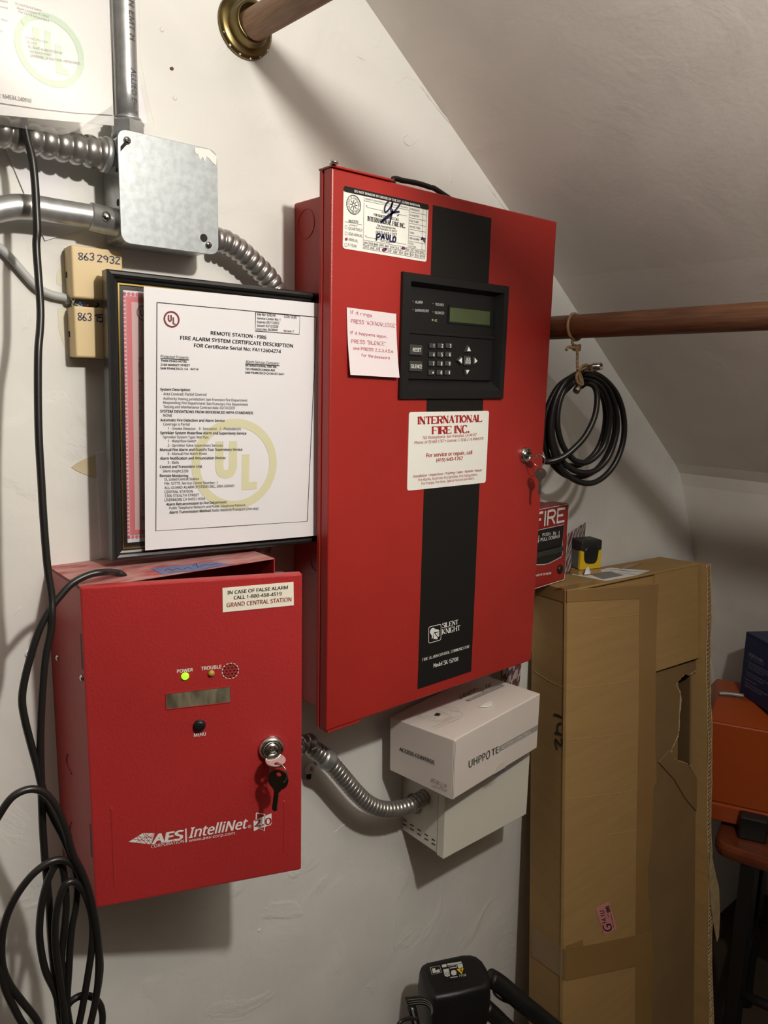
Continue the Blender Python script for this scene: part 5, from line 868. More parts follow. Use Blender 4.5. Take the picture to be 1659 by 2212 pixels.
# ---------------------------------------------------------------- manual pull station
F0_ = Fr(*((0.5698,0.2326,0.0565),(0.9968,0,-0.0802),(0,1,0)))
T = thing('fire_pull_station', 'red fire pull station with white lettering, half hidden behind the tall cabinet', 'pull station', F0_.pt(-0.05, -0.14, -0.035))
fw, fh = 0.1234, 0.1385
mk('back_box', G().box(-fw+0.004, -0.004, -fh+0.004, -0.004, -0.0545, -0.034, 0.002, F0_), RED, T)
mk('body', G().box(-fw, 0, -fh, 0, -0.035, -0.0004, 0.003, F0_), mat('dusty_dark_red', (0.36, 0.02, 0.018), 0.4, var=0.2, vscale=10), T)
FI = F0_.off(0.0003); o = rrect(-fw+0.001, -0.001, -fh+0.001, -0.001, 0.004)
g = G().ribbon(o, 0.0011, 0, FI, True)
write(g, ('FIRE',(-0.1053,-0.0298),(-0.0158,-0.0298),(-0.1053,-0.007)), FI, 0, 0.0042)
win = [(-0.0935,-0.0327),(-0.0145,-0.0362),(-0.0162,-0.0701),(-0.0183,-0.0813),(-0.0255,-0.0845),(-0.0911,-0.0789)]
wx = -fw/2
def mir(p): return (2*wx-p[0], p[1])
up = [win[1], win[2], win[4], mir(win[4]), mir(win[2]), mir(win[1])]
g.ribbon(up, 0.0011, 0, FI, True)
lo_ = [(-0.0174,-0.0443),(-0.0138,-0.0905),(-0.018,-0.0942),(-0.0539,-0.0993),(-0.091,-0.0916)]
ol = [lo_[0], lo_[1], lo_[2], lo_[3], mir(lo_[3]), mir(lo_[2]), mir(lo_[1]), mir(lo_[0])]
g.ribbon(ol, 0.0011, 0, FI)
put(g, ('NOTIFIER',(-0.0957,-0.1162),(-0.045,-0.1202),(-0.096,-0.1126)), FI, 0, 0.03)
for u_ in [(-0.0313,-0.0451),(-0.0324,-0.0577)]: pass
ar = [(-0.0308,-0.0452),(-0.0301,-0.0576)]
for p, q in ((ar[0], ar[1]), (mir(ar[0]), mir(ar[1]))):
    g.ribbon([p, q], 0.0018, 0.0012, FI); g.poly([(q[0]-0.0026, q[1]+0.004), (q[0]+0.0026, q[1]+0.004), (q[0], q[1]-0.001)], 0.0012, FI)
put(g, ('PUSH   IN',(-0.0819,-0.0483),(-0.0402,-0.0506),(-0.0825,-0.0427)), F0_.off(0.0015), 0, 0.02); put(g, ('PULL DOWN',(-0.0868,-0.0564),(-0.0349,-0.0576),(-0.0874,-0.0506)), F0_.off(0.0015), 0, 0.02)
mk('lettering', g, WHITE, T)
mk('recess', G().prism(ol, 0, 0.00015, F0_), BLACK, T)
inn = [(p[0]*0.97 + wx*0.03, p[1]*0.99 - 0.0007) for p in up]
hb = mk('pull_handle', G().prism(inn, 0.0002, 0.0012, F0_), BLACK, T, 'black pull down handle')
yb = min(p[1] for p in inn)
mk('handle_lip', G().box(wx-0.043, wx+0.043, yb+0.002, yb+0.011, 0.001, 0.0065, 0.002, F0_), mat('grey_black_plastic', (0.03, 0.03, 0.028), 0.4), hb)
p = (-0.0187,-0.1157)
mk('reset_lock', G().lathe([(0.0078, 0), (0.0078, 0.001), (0.0070, 0.0035), (0.004, 0.0045), (0.001, 0.0045)], F0_.pt(p[0], p[1], 0), F0_.n, 20), BLACK, T)

# ---------------------------------------------------------------- white power supply box and carton
T = thing('power_supply_box', 'white metal power supply box on the wall under the white carton', 'electrical box', (0.34, -0.293, 0))
ztop = -0.157
mk('box_body', G().box(0.2440, 0.4435, -0.2925, ztop, 0, 0.083, 0.001), PSU, T)
mk('front_cover', G().box(0.2430, 0.4445, -0.2945, ztop-0.0002, 0.0835, 0.0995, 0.0015), PSU, T)
for p in [((0.2436,-0.2735,0.0036),(0.2436,-0.2728,0.0123)),((0.2436,-0.2814,0.0035),(0.2436,-0.2807,0.0122)),((0.2436,-0.2734,0.0213),(0.2436,-0.273,0.0293)),((0.2436,-0.2813,0.0212),(0.2436,-0.2806,0.0296)),((0.2436,-0.2734,0.0385),(0.2436,-0.2732,0.046)),((0.2436,-0.2812,0.0385),(0.2436,-0.2805,0.0468)),((0.2436,-0.2734,0.0554),(0.2436,-0.2734,0.0624)),((0.2436,-0.2811,0.0554),(0.2436,-0.2804,0.0635)),((0.2436,-0.2734,0.072),(0.2436,-0.2736,0.0785)),((0.2436,-0.281,0.072),(0.2436,-0.2803,0.0799))]:
    mk('vent_slot', G().tube([(0.2441, p[0][1], p[0][2]), (0.2441, p[1][1], p[1][2])], 0.0009, 8, sub=2), DARK, T)
CFr, CLf, CTp = Fr(*((0.203,-0.061,0.15),(0.9934,0,-0.1148),(0,1,0))), Fr(*((0.203,-0.061,0.15),(-0.1148,0,-0.9934),(0,1,0))), Fr(*((0.203,-0.061,0.15),(0.9934,0,-0.1148),(-0.1148,0,-0.9934)))
cw, cdp, chh = 0.2285, 0.122, 0.0955
T = thing('white_carton', 'white cardboard carton with grey printing on top of the white power supply box', 'box', CFr.pt(0.1, -chh, -0.05))
P = [CFr.pt(0.001, -chh, -0.0005), CFr.pt(cw, -chh-0.0003, 0), CFr.pt(cw, -chh, -cdp), CFr.pt(0.0, -chh, -cdp), CFr.pt(0.0, -0.0015, 0), CFr.pt(cw, 0, 0), CFr.pt(cw, -0.001, -cdp), CFr.pt(-0.003, -0.006, -cdp)]
mk('carton_body', G().hexa(P, 0.0016), WBOX, T)
mk('front_flap_edge', G().box(0.0004, 0.0052, -chh+0.002, -0.003, 0.0, 0.0010, 0.0004, CFr, 1), WBOX, T)
mk('flap_gap', G().box(0.0016, 0.0022, -chh+0.004, -0.006, 0.0006, 0.00115, 0, CFr), mat('grey_fold_line', (0.16, 0.13, 0.11), 0.8), T)
FI = CFr.off(0.0006); g = G(); gg = G()
put(g, ('UHPP',(0.0375,-0.0585),(0.0797,-0.0605),(0.0367,-0.0467)), FI, 0, 0.015); put(g, ('TE',(0.0954,-0.0609),(0.1141,-0.0617),(0.0945,-0.0501)), FI, 0, 0.015)
p = (0.086,-0.0554); g.circ(p[0], p[1], 0.0042, 0.0017, 0, FI, 24, ry=0.0062)
gg.poly([(0.1163,-0.0615),(0.2267,-0.0629),(0.2257,-0.0534),(0.1155,-0.052)], 0, FI)
mk('grey_band', gg, mat('grey_band_print', (0.33, 0.31, 0.29), 0.6), T)
g2 = G(); put(g2, ('ACCESS CONTROL',(0.1202,-0.0604),(0.2062,-0.0617),(0.1197,-0.0542)), FI.off(0.0003), 0, 0.02)
CLs = CLf
LI = CLf.off(0.0)
# left end: measured with 'a' going back towards the wall, so text runs from back to front
class Mir:
    def __init__(s, f, c): s.f, s.c = f, c
    def pt(s, a, b, c=0): return s.f.pt(a, b, -s.c - c)
ML = Mir(CLf, 0.0012)
put(g, ('ACCESS CONTROL',(0.1024,-0.0547),(0.0323,-0.0508),(0.1025,-0.0492)), ML, 0, 0.05)
put(g, ('FC',(0.0375,-0.0799),(0.0303,-0.0791),(0.0377,-0.0746)), ML, 0, 0.01); put(g, ('CE',(0.0287,-0.0796),(0.0227,-0.0792),(0.0289,-0.0746)), ML, 0, 0.01); put(g, ('MADE IN CHINA',(0.0365,-0.088),(0.0079,-0.0842),(0.0367,-0.0852)), ML, 0, 0.0)
p = (0.0116,-0.0758); g.circ(p[0], p[1], 0.0022, 0.0004, 0, ML, 14); g.circ(p[0], p[1], 0.0012, 0.0004, 0, ML, 10)
p = (0.0187,-0.0766); g.ribbon([(p[0]-.0018, p[1]-.003), (p[0]+.0018, p[1]+.003)], 0.0004, 0, ML); g.ribbon([(p[0]+.0018, p[1]-.003), (p[0]-.0018, p[1]+.003)], 0.0004, 0, ML); g.rect(p[0]-.002, p[0]+.002, p[1]-.005, p[1]-.0042, 0, ML)
TI = CTp.off(0.0003)
put(g, ('UHPP',(0.1145,0.0777),(0.1573,0.0775),(0.1277,0.0878)), TI, 0, 0.015); put(g, ('TE',(0.1766,0.0742),(0.1941,0.0735),(0.1876,0.0821)), TI, 0, 0.015)
p = (0.168,0.0768); g.circ(p[0], p[1], 0.0045, 0.0011, 0, TI, 20, ry=0.006)
mk('lettering', g, mat('charcoal_print', (0.06, 0.055, 0.05), 0.6), T)
gg = G().poly([(0.1194,0.0634),(0.2124,0.0588),(0.2129,0.0683),(0.12,0.0698)], 0, TI); mk('grey_band', gg, mat('grey_band_print', (0.33, 0.31, 0.29), 0.6), T)
put(g2, ('ACCESS CONTROL',(0.1213,0.0648),(0.204,0.0611),(0.1259,0.0683)), TI.off(0.0003), 0, 0.02); mk('lettering', g2, WBOX, T)
g = G()
for q, cl in [([(0.002,0.0979),(0.0537,0.0999),(0.0659,0.0958),(0.0707,0.0834),(0.0771,0.047),(0.0722,0.0395),(0.0605,0.0363),(0.0048,0.0395)],0),([(0.0226,0.0876),(0.0487,0.0895),(0.0582,0.0853),(0.0576,0.0513),(0.0532,0.0459),(0.0315,0.0479),(0.0248,0.0521),(0.0184,0.082),(0.0207,0.087)],1),([(0.0261,0.0866),(0.047,0.0861),(0.0546,0.0813),(0.0554,0.0534),(0.051,0.048),(0.0331,0.0511),(0.0264,0.0553),(0.025,0.058),(0.033,0.0631),(0.0312,0.0769),(0.0252,0.0755),(0.0232,0.0822)],1),([(0.0704,0.0812),(0.0787,0.0798),(0.0841,0.0603),(0.0791,0.0525),(0.074,0.0525),(0.0708,0.0656)],0),([(0.0006,0.0922),(0.0543,0.0942)],0),([(0.0059,0.0452),(0.0664,0.0427)],0)]: g.ribbon(q, 0.0004, 0, TI, bool(cl))
mk('line_drawing', g, mat('fine_grey_print', (0.22, 0.20, 0.19), 0.6), T)
g = G().poly([(0.044,0.0717),(0.049,0.0718),(0.0504,0.067),(0.049,0.0635),(0.0449,0.0645),(0.0427,0.0686)], 0, TI); mk('thumb_hole', g, DARK, T)
hm = [(0.1131,0.0363),(0.1307,0.0383),(0.1417,0.0365),(0.1394,0.0325),(0.1317,0.0285),(0.1205,0.0291)]
g = G().prism([(p[0], p[1]) for p in hm], 0.0004, 0.0024, CTp); mk('thumb_tab', g, WHITE, T, 'lifted white thumb tab')
sq = (0.1202,-0.0924)
g = G().prism([(sq[0] + 0.0155*cos(2*pi*k/28), max(-chh+0.001, sq[1]-0.004 + 0.0155*sin(2*pi*k/28))) for k in range(28)], 0.0003, 0.0007, CFr); SQ = mk('round_seal', g, mat('cream_seal', (0.66, 0.60, 0.50), 0.35), T, 'round translucent cream seal sticker')
g = G(); put(g, ('UHPPOTE',(0.1059,-0.0986),(0.1333,-0.1003),(0.1056,-0.0944)), CFr.off(0.0010), 0, 0.03); mk('lettering', g, mat('navy_print', (0.05, 0.06, 0.25), 0.6), SQ)

# ---------------------------------------------------------------- tall cardboard box leaning on the wall
KF = Fr(*((0.505,0.098,0.11),(0.9989,-0.0288,0.0359),(0.0318,0.9957,-0.0871))); KTf = Fr(*((0.505,0.098,0.11),(0.9989,-0.0288,0.0359),(0.0333,-0.0882,-0.9956))); KLf = Fr(*((0.505,0.098,0.11),(0.3549,-0.1014,-0.9294),(0.0349,0.9949,-0.0952)))
T = thing('cardboard_box', 'tall battered brown cardboard box leaning on the wall right of the tall red cabinet', 'box', (0.72, -ZO, 0.13))
BOX = T
bw, bl_, Hh = 0.4180, -1.1585, 1.1585
Fp = KF.pt(0, 0, 0); Lp = Vector((0.5470, 0.0868, 0.001)); bk_ = Lp - Fp
dn = lambda p, t: p - KF.ez*t
R_ = KF.pt(bw, 0, -0.012)
Fq = Fp + bk_*0.055
g = G(); g.hexa([dn(Fq, Hh-0.001), dn(KF.pt(0.264, 0, -0.006), Hh-0.001), dn(KF.pt(0.264, 0, -0.006) + bk_*0.9, Hh-0.001), dn(Lp, Hh-0.001), Fq - KF.ez*0.003, KF.pt(0.264, -0.003, -0.006), KF.pt(0.264, -0.003, -0.006) + bk_*0.9, Lp - KF.ez*0.003], 0.002)
mk('body', g, CARD, T)
tp = [KF.pt(-0.001, 0, 0.0), KF.pt(bw, 0.002, 0.0), KF.pt(bw, 0, 0) + bk_, Lp]
g = G(); g.hexa([p - KF.ez*0.004 for p in tp] + tp, 0.0012); mk('top_flap', g, CARD, T)
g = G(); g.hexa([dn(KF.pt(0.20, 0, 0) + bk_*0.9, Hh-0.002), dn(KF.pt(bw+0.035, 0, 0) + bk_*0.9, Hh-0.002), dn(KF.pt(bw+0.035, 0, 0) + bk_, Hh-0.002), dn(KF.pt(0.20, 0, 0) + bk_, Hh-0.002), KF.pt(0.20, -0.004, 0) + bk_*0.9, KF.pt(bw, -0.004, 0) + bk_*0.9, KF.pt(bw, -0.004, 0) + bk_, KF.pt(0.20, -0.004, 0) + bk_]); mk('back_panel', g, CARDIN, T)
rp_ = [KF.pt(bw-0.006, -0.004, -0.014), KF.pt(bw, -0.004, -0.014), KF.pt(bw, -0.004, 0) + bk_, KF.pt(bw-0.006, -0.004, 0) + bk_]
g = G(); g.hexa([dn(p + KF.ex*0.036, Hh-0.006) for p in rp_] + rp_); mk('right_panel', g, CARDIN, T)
# outer flap (left part of the front), its right edge wavering
re_ = [(0.2745,-0.0222),(0.2705,-0.0548),(0.2698,-0.1061),(0.2698,-0.176),(0.2717,-0.2532),(0.2731,-0.331),(0.2816,-0.4118),(0.2712,-0.423),(0.2705,-0.505),(0.2665,-0.5419),(0.2584,-0.5836),(0.2622,-0.6427),(0.2697,-0.6716),(0.2751,-0.7161),(0.2844,-0.7726),(0.2836,-0.8551),(0.2843,-0.9189)]
pan = [(0, 0.0005), *[(p[0], max(bl_+0.002, p[1])) for p in re_], (re_[-1][0], bl_+0.002), (0.0, bl_+0.002)]
mk('front_flap', G().prism(pan, -0.006, 0.0, KF), CARD, T)
iu = [(0.4117,-0.0214),(0.4281,-0.1945),(0.3473,-0.1938),(0.2705,-0.193)]
mk('upper_flap', G().prism([(0.262, -0.002), (0.262, iu[3][1]), (iu[3][0], iu[3][1]), (iu[2][0], iu[2][1]), (iu[1][0], iu[1][1]), (bw-0.004, -0.002)], -0.006, -0.0008, KF), CARD, T)
lp_ = [(0.2843,-0.1988),(0.4267,-0.2023),(0.4306,-0.2211),(0.4039,-0.2263),(0.3832,-0.2221),(0.355,-0.2367),(0.3704,-0.2608),(0.3685,-0.3088),(0.3682,-0.3412),(0.3545,-0.3572),(0.3408,-0.3698),(0.3561,-0.3933),(0.41,-0.418),(0.4326,-0.4461),(0.4619,-0.4767),(0.4587,-0.4741),(0.4557,-0.5382),(0.4663,-0.6632),(0.4841,-0.8115),(0.5002,-1.0359)]
lo_ = [(0.262, lp_[0][1]+0.012), lp_[0], *lp_[1:], (lp_[-1][0], bl_+0.004), (0.262, bl_+0.004)]
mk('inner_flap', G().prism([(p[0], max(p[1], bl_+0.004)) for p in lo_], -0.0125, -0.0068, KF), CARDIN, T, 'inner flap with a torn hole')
tear = [(0.4346,-0.2223),(0.4078,-0.2276),(0.387,-0.2234),(0.3587,-0.238),(0.3742,-0.2622),(0.3723,-0.3103),(0.372,-0.3428),(0.3583,-0.3589),(0.3445,-0.3715),(0.3598,-0.3951),(0.4139,-0.4198),(0.4365,-0.448),(0.466,-0.4787)]
rnd = random.Random(5); g = G().tube([KF.pt(p[0] + rnd.uniform(-.001, .001), p[1], -0.0095) for p in tear], 0.0032, 7, rf=lambda l, u: 0.0022 + 0.0010*sin(l*900) + 0.0006*sin(l*2300), sub=8); mk('torn_edge', g, FLUTE, T)
cl = [(0.3332,-0.3669),(0.3512,-0.3895),(0.405,-0.4157),(0.4275,-0.4437),(0.4049,-0.4124),(0.4535,-0.4716),(0.4505,-0.5355),(0.3963,-0.4848),(0.3531,-0.4323),(0.2949,-0.3806)]
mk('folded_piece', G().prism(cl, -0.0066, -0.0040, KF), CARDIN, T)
# right hand flap seen edge on: liners and fluting
def ed(t, n):   # along the height: where the flap starts and how far it reaches out
    return KF.pt(bw + 0.006 + 0.040*t, -Hh*t, n + 0.018*t)
g = G(); nt_ = 14
for side in (0.0, 0.0095):
    pass
q0 = [ed(t/nt_, -0.108) for t in range(nt_+1)]; wob = [0.0015*sin(t*1.7) for t in range(nt_+1)]
q1 = [ed(t/nt_, 0.011 + wob[t]) for t in range(nt_+1)]; th_ = KF.ex*0.0008
vs = []
for t in range(nt_+1): vs += [q0[t], q1[t], q1[t] + th_, q0[t] + th_]
fs = [(t*4+i, t*4+(i+1) % 4, t*4+4+(i+1) % 4, t*4+4+i) for t in range(nt_) for i in range(4)] + [(3, 2, 1, 0), (nt_*4, nt_*4+1, nt_*4+2, nt_*4+3)]
g.add([dn(v, 0.0) for v in vs], fs); mk('side_flap', g, CARD, T)
g = G(); vs2 = [v + KF.ex*0.0150 for v in vs]; g.add(vs2, fs); mk('side_flap', g, CARD, T)
rnd = random.Random(9); zz = []; nz = 260
for k in range(nz):
    t = k/nz*0.998; j = 0.6 + 0.8*rnd.random()*(1 if t < 0.1 or t > 0.72 else 0.25)
    zz.append(ed(t, 0.0110 + 0.0015*sin(t*nt_*1.7)) + KF.ex*(0.0014 if k % 2 else 0.0146) + KF.n*rnd.uniform(-.0008, .0012)*j)
g = G().tube(zz, 0.0010, 5, sub=1, smooth=False, rf=lambda l, u: 0.0011 if u < 0.72 else 0.0017)
for off_ in (0.0004, 0.0154): g.tube([ed(t/40*0.998, 0.0116 + 0.0015*sin(t/40*nt_*1.7) + rnd.uniform(-.0006, .0012)) + KF.ex*(off_ + rnd.uniform(-.0005, .0005)) for t in range(41)], 0.0013, 6, sub=3)
ce = mk('corrugated_edge', g, FLUTE, T, 'torn corrugated edge with open fluting'); ce['kind'] = 'stuff'
sv = [(0.4432,-0.5986),(0.4659,-0.6559),(0.4837,-0.6982),(0.4911,-0.7659),(0.489,-0.8084),(0.4824,-0.8177),(0.4654,-0.7672),(0.4519,-0.719),(0.4437,-0.6477)]
mk('torn_strip', G().prism(sv, 0.026, 0.028, KF), FLUTE, T)
# tape
TAPP = dict()
def tape(pts, fr, c0=0.0002, c1=0.0007): return mk('packing_tape', G().prism(pts, c0, c1, fr), TAPE, T)
te = [(0.2109,-0.0423),(0.2125,-0.1206),(0.2151,-0.2105),(0.2161,-0.3013),(0.2166,-0.4061),(0.2158,-0.4127),(0.2163,-0.5057),(0.2179,-0.6001),(0.2201,-0.696),(0.2204,-0.7698),(0.2244,-0.891)]
vt = [(p[0], p[1]) for p in te] + [(p[0]-0.001, max(p[1], bl_+0.004)) for p in re_[::-1]]
tape([(p[0], max(p[1], bl_+0.004)) for p in vt], KF)
tape([(-0.0022,-0.0004),(0.2719,-0.0234),(0.2703,-0.0503),(0.2109,-0.0426),(0.0985,-0.03),(-0.0019,-0.0198)], KF, 0.0002, 0.0010)
tape([(0.0066,-0.6408),(0.277,-0.7218),(0.2794,-0.7862),(0.2225,-0.7691),(0.0076,-0.6982)], KF, 0.0002, 0.0011)
tape([(0.0047,-0.6321),(0.0541,-0.6419),(0.0543,-0.6538),(0.0066,-0.6408)], KF, 0.0002, 0.0013)
class MirK:
    def __init__(s, f, c): s.f, s.c = f, c
    def pt(s, a, b, c=0): return s.f.pt(a, b, -s.c - c)
KM = MirK(KLf, 0.0003)
# the body is set back 6 mm behind the flap; its left end carries tape and marker
mk('packing_tape', G().prism([(min(p[0], 0.112), p[1]) for p in [(-0.0018,-0.6331),(0.1152,-0.6567),(0.1276,-0.7173),(-0.0025,-0.6888)]], 0.0002, 0.0009, MirK(KLf, 0.0)), TAPE, T)
mk('packing_tape', G().prism([(min(p[0], 0.112), p[1]) for p in [(0.0034,-0.0026),(0.1033,-0.004),(0.1059,-0.023),(0.0032,-0.0217)]], 0.0002, 0.0010, MirK(KLf, 0.0)), TAPE, T)
g = G()
for p in [[(0.0392,-0.2266),(0.0315,-0.2245),(0.0232,-0.2233),(0.0123,-0.2235)],[(0.0146,-0.2344),(0.0217,-0.2372),(0.026,-0.241),(0.0278,-0.247),(0.0268,-0.2506),(0.0249,-0.2538)],[(0.0354,-0.2587),(0.0284,-0.256),(0.0215,-0.2546),(0.0133,-0.2542)],[(0.0162,-0.2612),(0.0132,-0.2644),(0.0129,-0.2689),(0.0147,-0.2744)],[(0.0147,-0.2739),(0.0227,-0.2721),(0.0297,-0.2688),(0.0332,-0.2685)],[(0.0341,-0.2693),(0.0331,-0.2748),(0.0302,-0.2808),(0.0274,-0.2856)]]: g.ribbon(spl2(p, 4), 0.0042, 0, MirK(KLf, 0.0010))
mk('handwriting', g, INK, T)
for q in [[(0.0025,-0.1702),(0.1117,-0.1855),(0.2735,-0.2019)],[(0.0041,-0.2594),(0.1236,-0.2826),(0.2776,-0.3079)],[(0.0003,-0.05),(0.1177,-0.0636),(0.2714,-0.0791)],[(0.003,-0.3645),(0.1266,-0.3935),(0.2695,-0.4209)],[(0.1097,-0.467),(0.2184,-0.4915),(0.2673,-0.5039)]]:
    mk('crease', G().tube([KF.pt(p[0], p[1], -0.0007) for p in q], 0.0011, 6, sub=4), CARD, T)
for q in [[(0.0053,-0.1708),(0.0692,-0.1713),(0.1376,-0.1663)]]: mk('crease', G().tube([KLf.pt(min(p[0], 0.112), p[1], 0.0006) for p in q], 0.0011, 6, sub=4), CARD, T)
# labels
gq = [(0.117,-0.6608),(0.1573,-0.6648),(0.1312,-0.601),(0.091,-0.5987)]
GL = mk('price_label', G().prism(rquad(gq, 0.004), 0.0003, 0.0008, KF), PINKST, T, 'small pink label with black code')
g = G(); GI = KF.off(0.0011)
def putq(g, s, q, fr, c=0, bold=0.0): put(g, (s, q[0], q[1], q[2]), fr, c, bold)
for s, q, bo in (('G', [(0.1438,-0.6626),(0.1363,-0.6454),(0.118,-0.6551)], .02), ('14.1U', [(0.1246,-0.6405),(0.1154,-0.6111),(0.1115,-0.6367)], .02)):
    putq(g, s, q, GI, 0, bo)
g.poly([(0.1252,-0.6207),(0.1357,-0.6222),(0.1307,-0.608),(0.1187,-0.6063)], 0, GI)
for q in [[(0.1366,-0.6256),(0.1468,-0.658)],[(0.1272,-0.6237),(0.1297,-0.6311)]]: g.ribbon(q, 0.0012, 0, GI)
mk('lettering', g, INK, GL)
g = G(); putq(g, '1Z2', [(0.1333,-0.6213),(0.1291,-0.6088),(0.1233,-0.6196)], GI.off(0.0003), 0, 0.0); mk('lettering', g, PINKST, GL)
sq = [(0.1291,0.0917),(0.1178,0.0078),(0.2798,0.0022),(0.268,0.0298),(0.2467,0.0887)]
SLb = mk('shipping_label', G().prism(sq, 0.0003, 0.0009, KTf), WHITE, T, 'worn white shipping label on the top')
g = G(); g.poly([(0.1563,0.0768),(0.1268,0.0208),(0.1896,0.0198),(0.208,0.0615)], 0.0012, KTf)
for q in [[(0.2309,0.053),(0.2517,0.0059)],[(0.2084,0.0445),(0.2135,0.0076)],[(0.2287,0.0796),(0.2407,0.0323)]]: g.ribbon(q, 0.0022, 0.0012, KTf)
mk('lettering', g, mat('faded_grey_print', (0.22, 0.21, 0.20), 0.7), SLb)
tq = (0.6468,0.093,0.0522)
g = G().add([(tq[0]-.012, tq[1], tq[2]), (tq[0]+.016, tq[1]-.001, tq[2]-.004), (tq[0]+.004, tq[1]+.013, tq[2]-.003), (tq[0]-.007, tq[1]+.011, tq[2]), (tq[0], tq[1], tq[2]+.004)], [(0, 4, 3), (4, 2, 3), (4, 1, 2), (0, 3, 2, 1)]); mk('torn_paper', g, PAPER, SLb)
tape([(0.002, 0.001), (bw-0.004, 0.001), (bw-0.004, 0.018), (0.25, 0.021), (0.1, 0.024), (0.004, 0.026)], KTf, 0.0003, 0.0008)
tape([(0.242,0.0677),(0.2759,0.0626),(0.3394,0.0796),(0.3013,0.0867)], KTf, 0.0003, 0.0009)

# ---------------------------------------------------------------- tape measure and striped cloths
m0 = (0.6423,0.0965,0.036); mx = Vector((0.96, 0, 0.28)).normalized(); mz_ = Vector((0.28, 0, -0.96)).normalized()
MF = Fr((m0[0], m0[1], m0[2]), mx, (0, 1, 0)); mh = 0.0560
mw_ = 0.047; md = 0.0330
T = thing('tape_measure', 'yellow and black tape measure standing on top of the cardboard box', 'tape measure', (m0[0]+.02, m0[1], m0[2]-.02))
tf = [MF.pt(-0.004, -0.0098, 0.004), MF.pt(mw_+0.004, -0.0112, 0.004), MF.pt(mw_+0.004, -0.0118, -md), MF.pt(-0.004, -0.0110, -md)]
mk('torn_flap', G().hexa(tf + [MF.pt(-0.002, -0.0004, 0.001), MF.pt(mw_, -0.0004, 0.002), MF.pt(mw_, -0.0004, -md), MF.pt(0, -0.0004, -md)]), CARD, BOX)
mk('case', G().box(0, mw_, 0.0002, mh*0.72, -md, 0, 0.003, MF), DGREY, T)
mk('yellow_face', G().box(-0.0004, mw_+0.0006, 0.0004, mh*0.73, -0.006, 0.0018, 0.0015, MF), YELLOW, T)
mk('rubber_top', G().box(-0.0012, mw_+0.001, mh*0.62, mh, -md-0.001, 0.003, 0.004, MF), mat('worn_black_rubber', (0.018, 0.018, 0.017), 0.5, bump=0.6, bscale=150), T)
o = rquad([(0.008, 0.013), (0.036, 0.011), (0.040, 0.044), (0.006, 0.044)], 0.010)
mk('lock_button', G().prism(o, 0.0018, 0.0052, MF, cham=0.0012), BLACK, T)
def cloth(name, label, top, bot, fold, nx=26, nz=10, thick=0.0012):
    g = G(); vs = []; fs = []
    for k_ in (0, 1):
        for j in range(nz+1):
            for i in range(nx+1):
                a = Vector(top[0]).lerp(Vector(top[1]), i/nx); b_ = Vector(bot[0]).lerp(Vector(bot[1]), i/nx); p = b_.lerp(a, j/nz)
                vs.append(p + Vector((0, 0, 1))*(fold*sin(i*1.15 + j*0.12) + thick*k_))
    M_ = (nx+1)*(nz+1)
    for j in range(nz):
        for i in range(nx): a_ = j*(nx+1)+i; fs += [(M_+a_, M_+a_+1, M_+a_+nx+2, M_+a_+nx+1), (a_+nx+1, a_+nx+2, a_+1, a_)]
    for i in range(nx): fs += [(i, i+1, M_+i+1, M_+i)]; e = nz*(nx+1); fs += [(M_+e+i, M_+e+i+1, e+i+1, e+i)]
    for j in range(nz): a_ = j*(nx+1); fs += [(a_, M_+a_, M_+a_+nx+1, a_+nx+1)]; b2 = a_+nx; fs += [(b2+nx+1, M_+b2+nx+1, M_+b2, b2)]
    return solo(name, g.add(vs, fs, True), STRIPE, label, 'cloth')
def stripes():
    m = bpy.data.materials.new('striped_fabric'); m.use_nodes = True; nt = m.node_tree; p = nt.nodes['Principled BSDF']; p.inputs['Roughness'].default_value = 0.9
    tc = nt.nodes.new('ShaderNodeTexCoord'); mp = nt.nodes.new('ShaderNodeMapping'); mp.inputs['Rotation'].default_value = (0, radians(-12), 0); nt.links.new(tc.outputs['Object'], mp.inputs[0])
    sx_ = nt.nodes.new('ShaderNodeSeparateXYZ'); nt.links.new(mp.outputs[0], sx_.inputs[0])
    mu = nt.nodes.new('ShaderNodeMath'); mu.operation = 'MULTIPLY'; mu.inputs[1].default_value = 60; nt.links.new(sx_.outputs[0], mu.inputs[0])
    fr_ = nt.nodes.new('ShaderNodeMath'); fr_.operation = 'FRACT'; nt.links.new(mu.outputs[0], fr_.inputs[0])
    r = nt.nodes.new('ShaderNodeValToRGB'); r.color_ramp.interpolation = 'CONSTANT'; el = r.color_ramp.elements
    el[0].position = 0; el[0].color = (0.33, 0.31, 0.29, 1); el[1].position = 0.16; el[1].color = (0.05, 0.05, 0.05, 1)
    for ps, c in ((0.26, (0.33, 0.31, 0.29, 1)), (0.40, (0.17, 0.02, 0.03, 1)), (0.62, (0.33, 0.31, 0.29, 1)), (0.72, (0.06, 0.06, 0.06, 1)), (0.80, (0.36, 0.35, 0.33, 1)), (0.90, (0.16, 0.03, 0.03, 1))):
        e = el.new(ps); e.color = c
    nt.links.new(fr_.outputs[0], r.inputs[0]); nt.links.new(r.outputs[0], p.inputs['Base Color']); return m
STRIPE = stripes()
ct_ = [(0.6306,0.1601,0.01),(0.6958,0.1767,0.006),(0.5992,0.1495,0.034),(0.6946,0.1391,0.018)]
cloth('striped_cloth', 'corner of red, black and grey striped cloth sticking up behind the tape measure', (ct_[0], ct_[1]), ((ct_[0][0]+0.001, 0.086, 0.012), (ct_[3][0]-0.002, 0.086, 0.008)), 0.002)
cl_ = [(0.3868,-0.05,0.04),(0.4911,-0.054,0.04),(0.3807,-0.0615,0.05),(0.4827,-0.0877,0.05)]
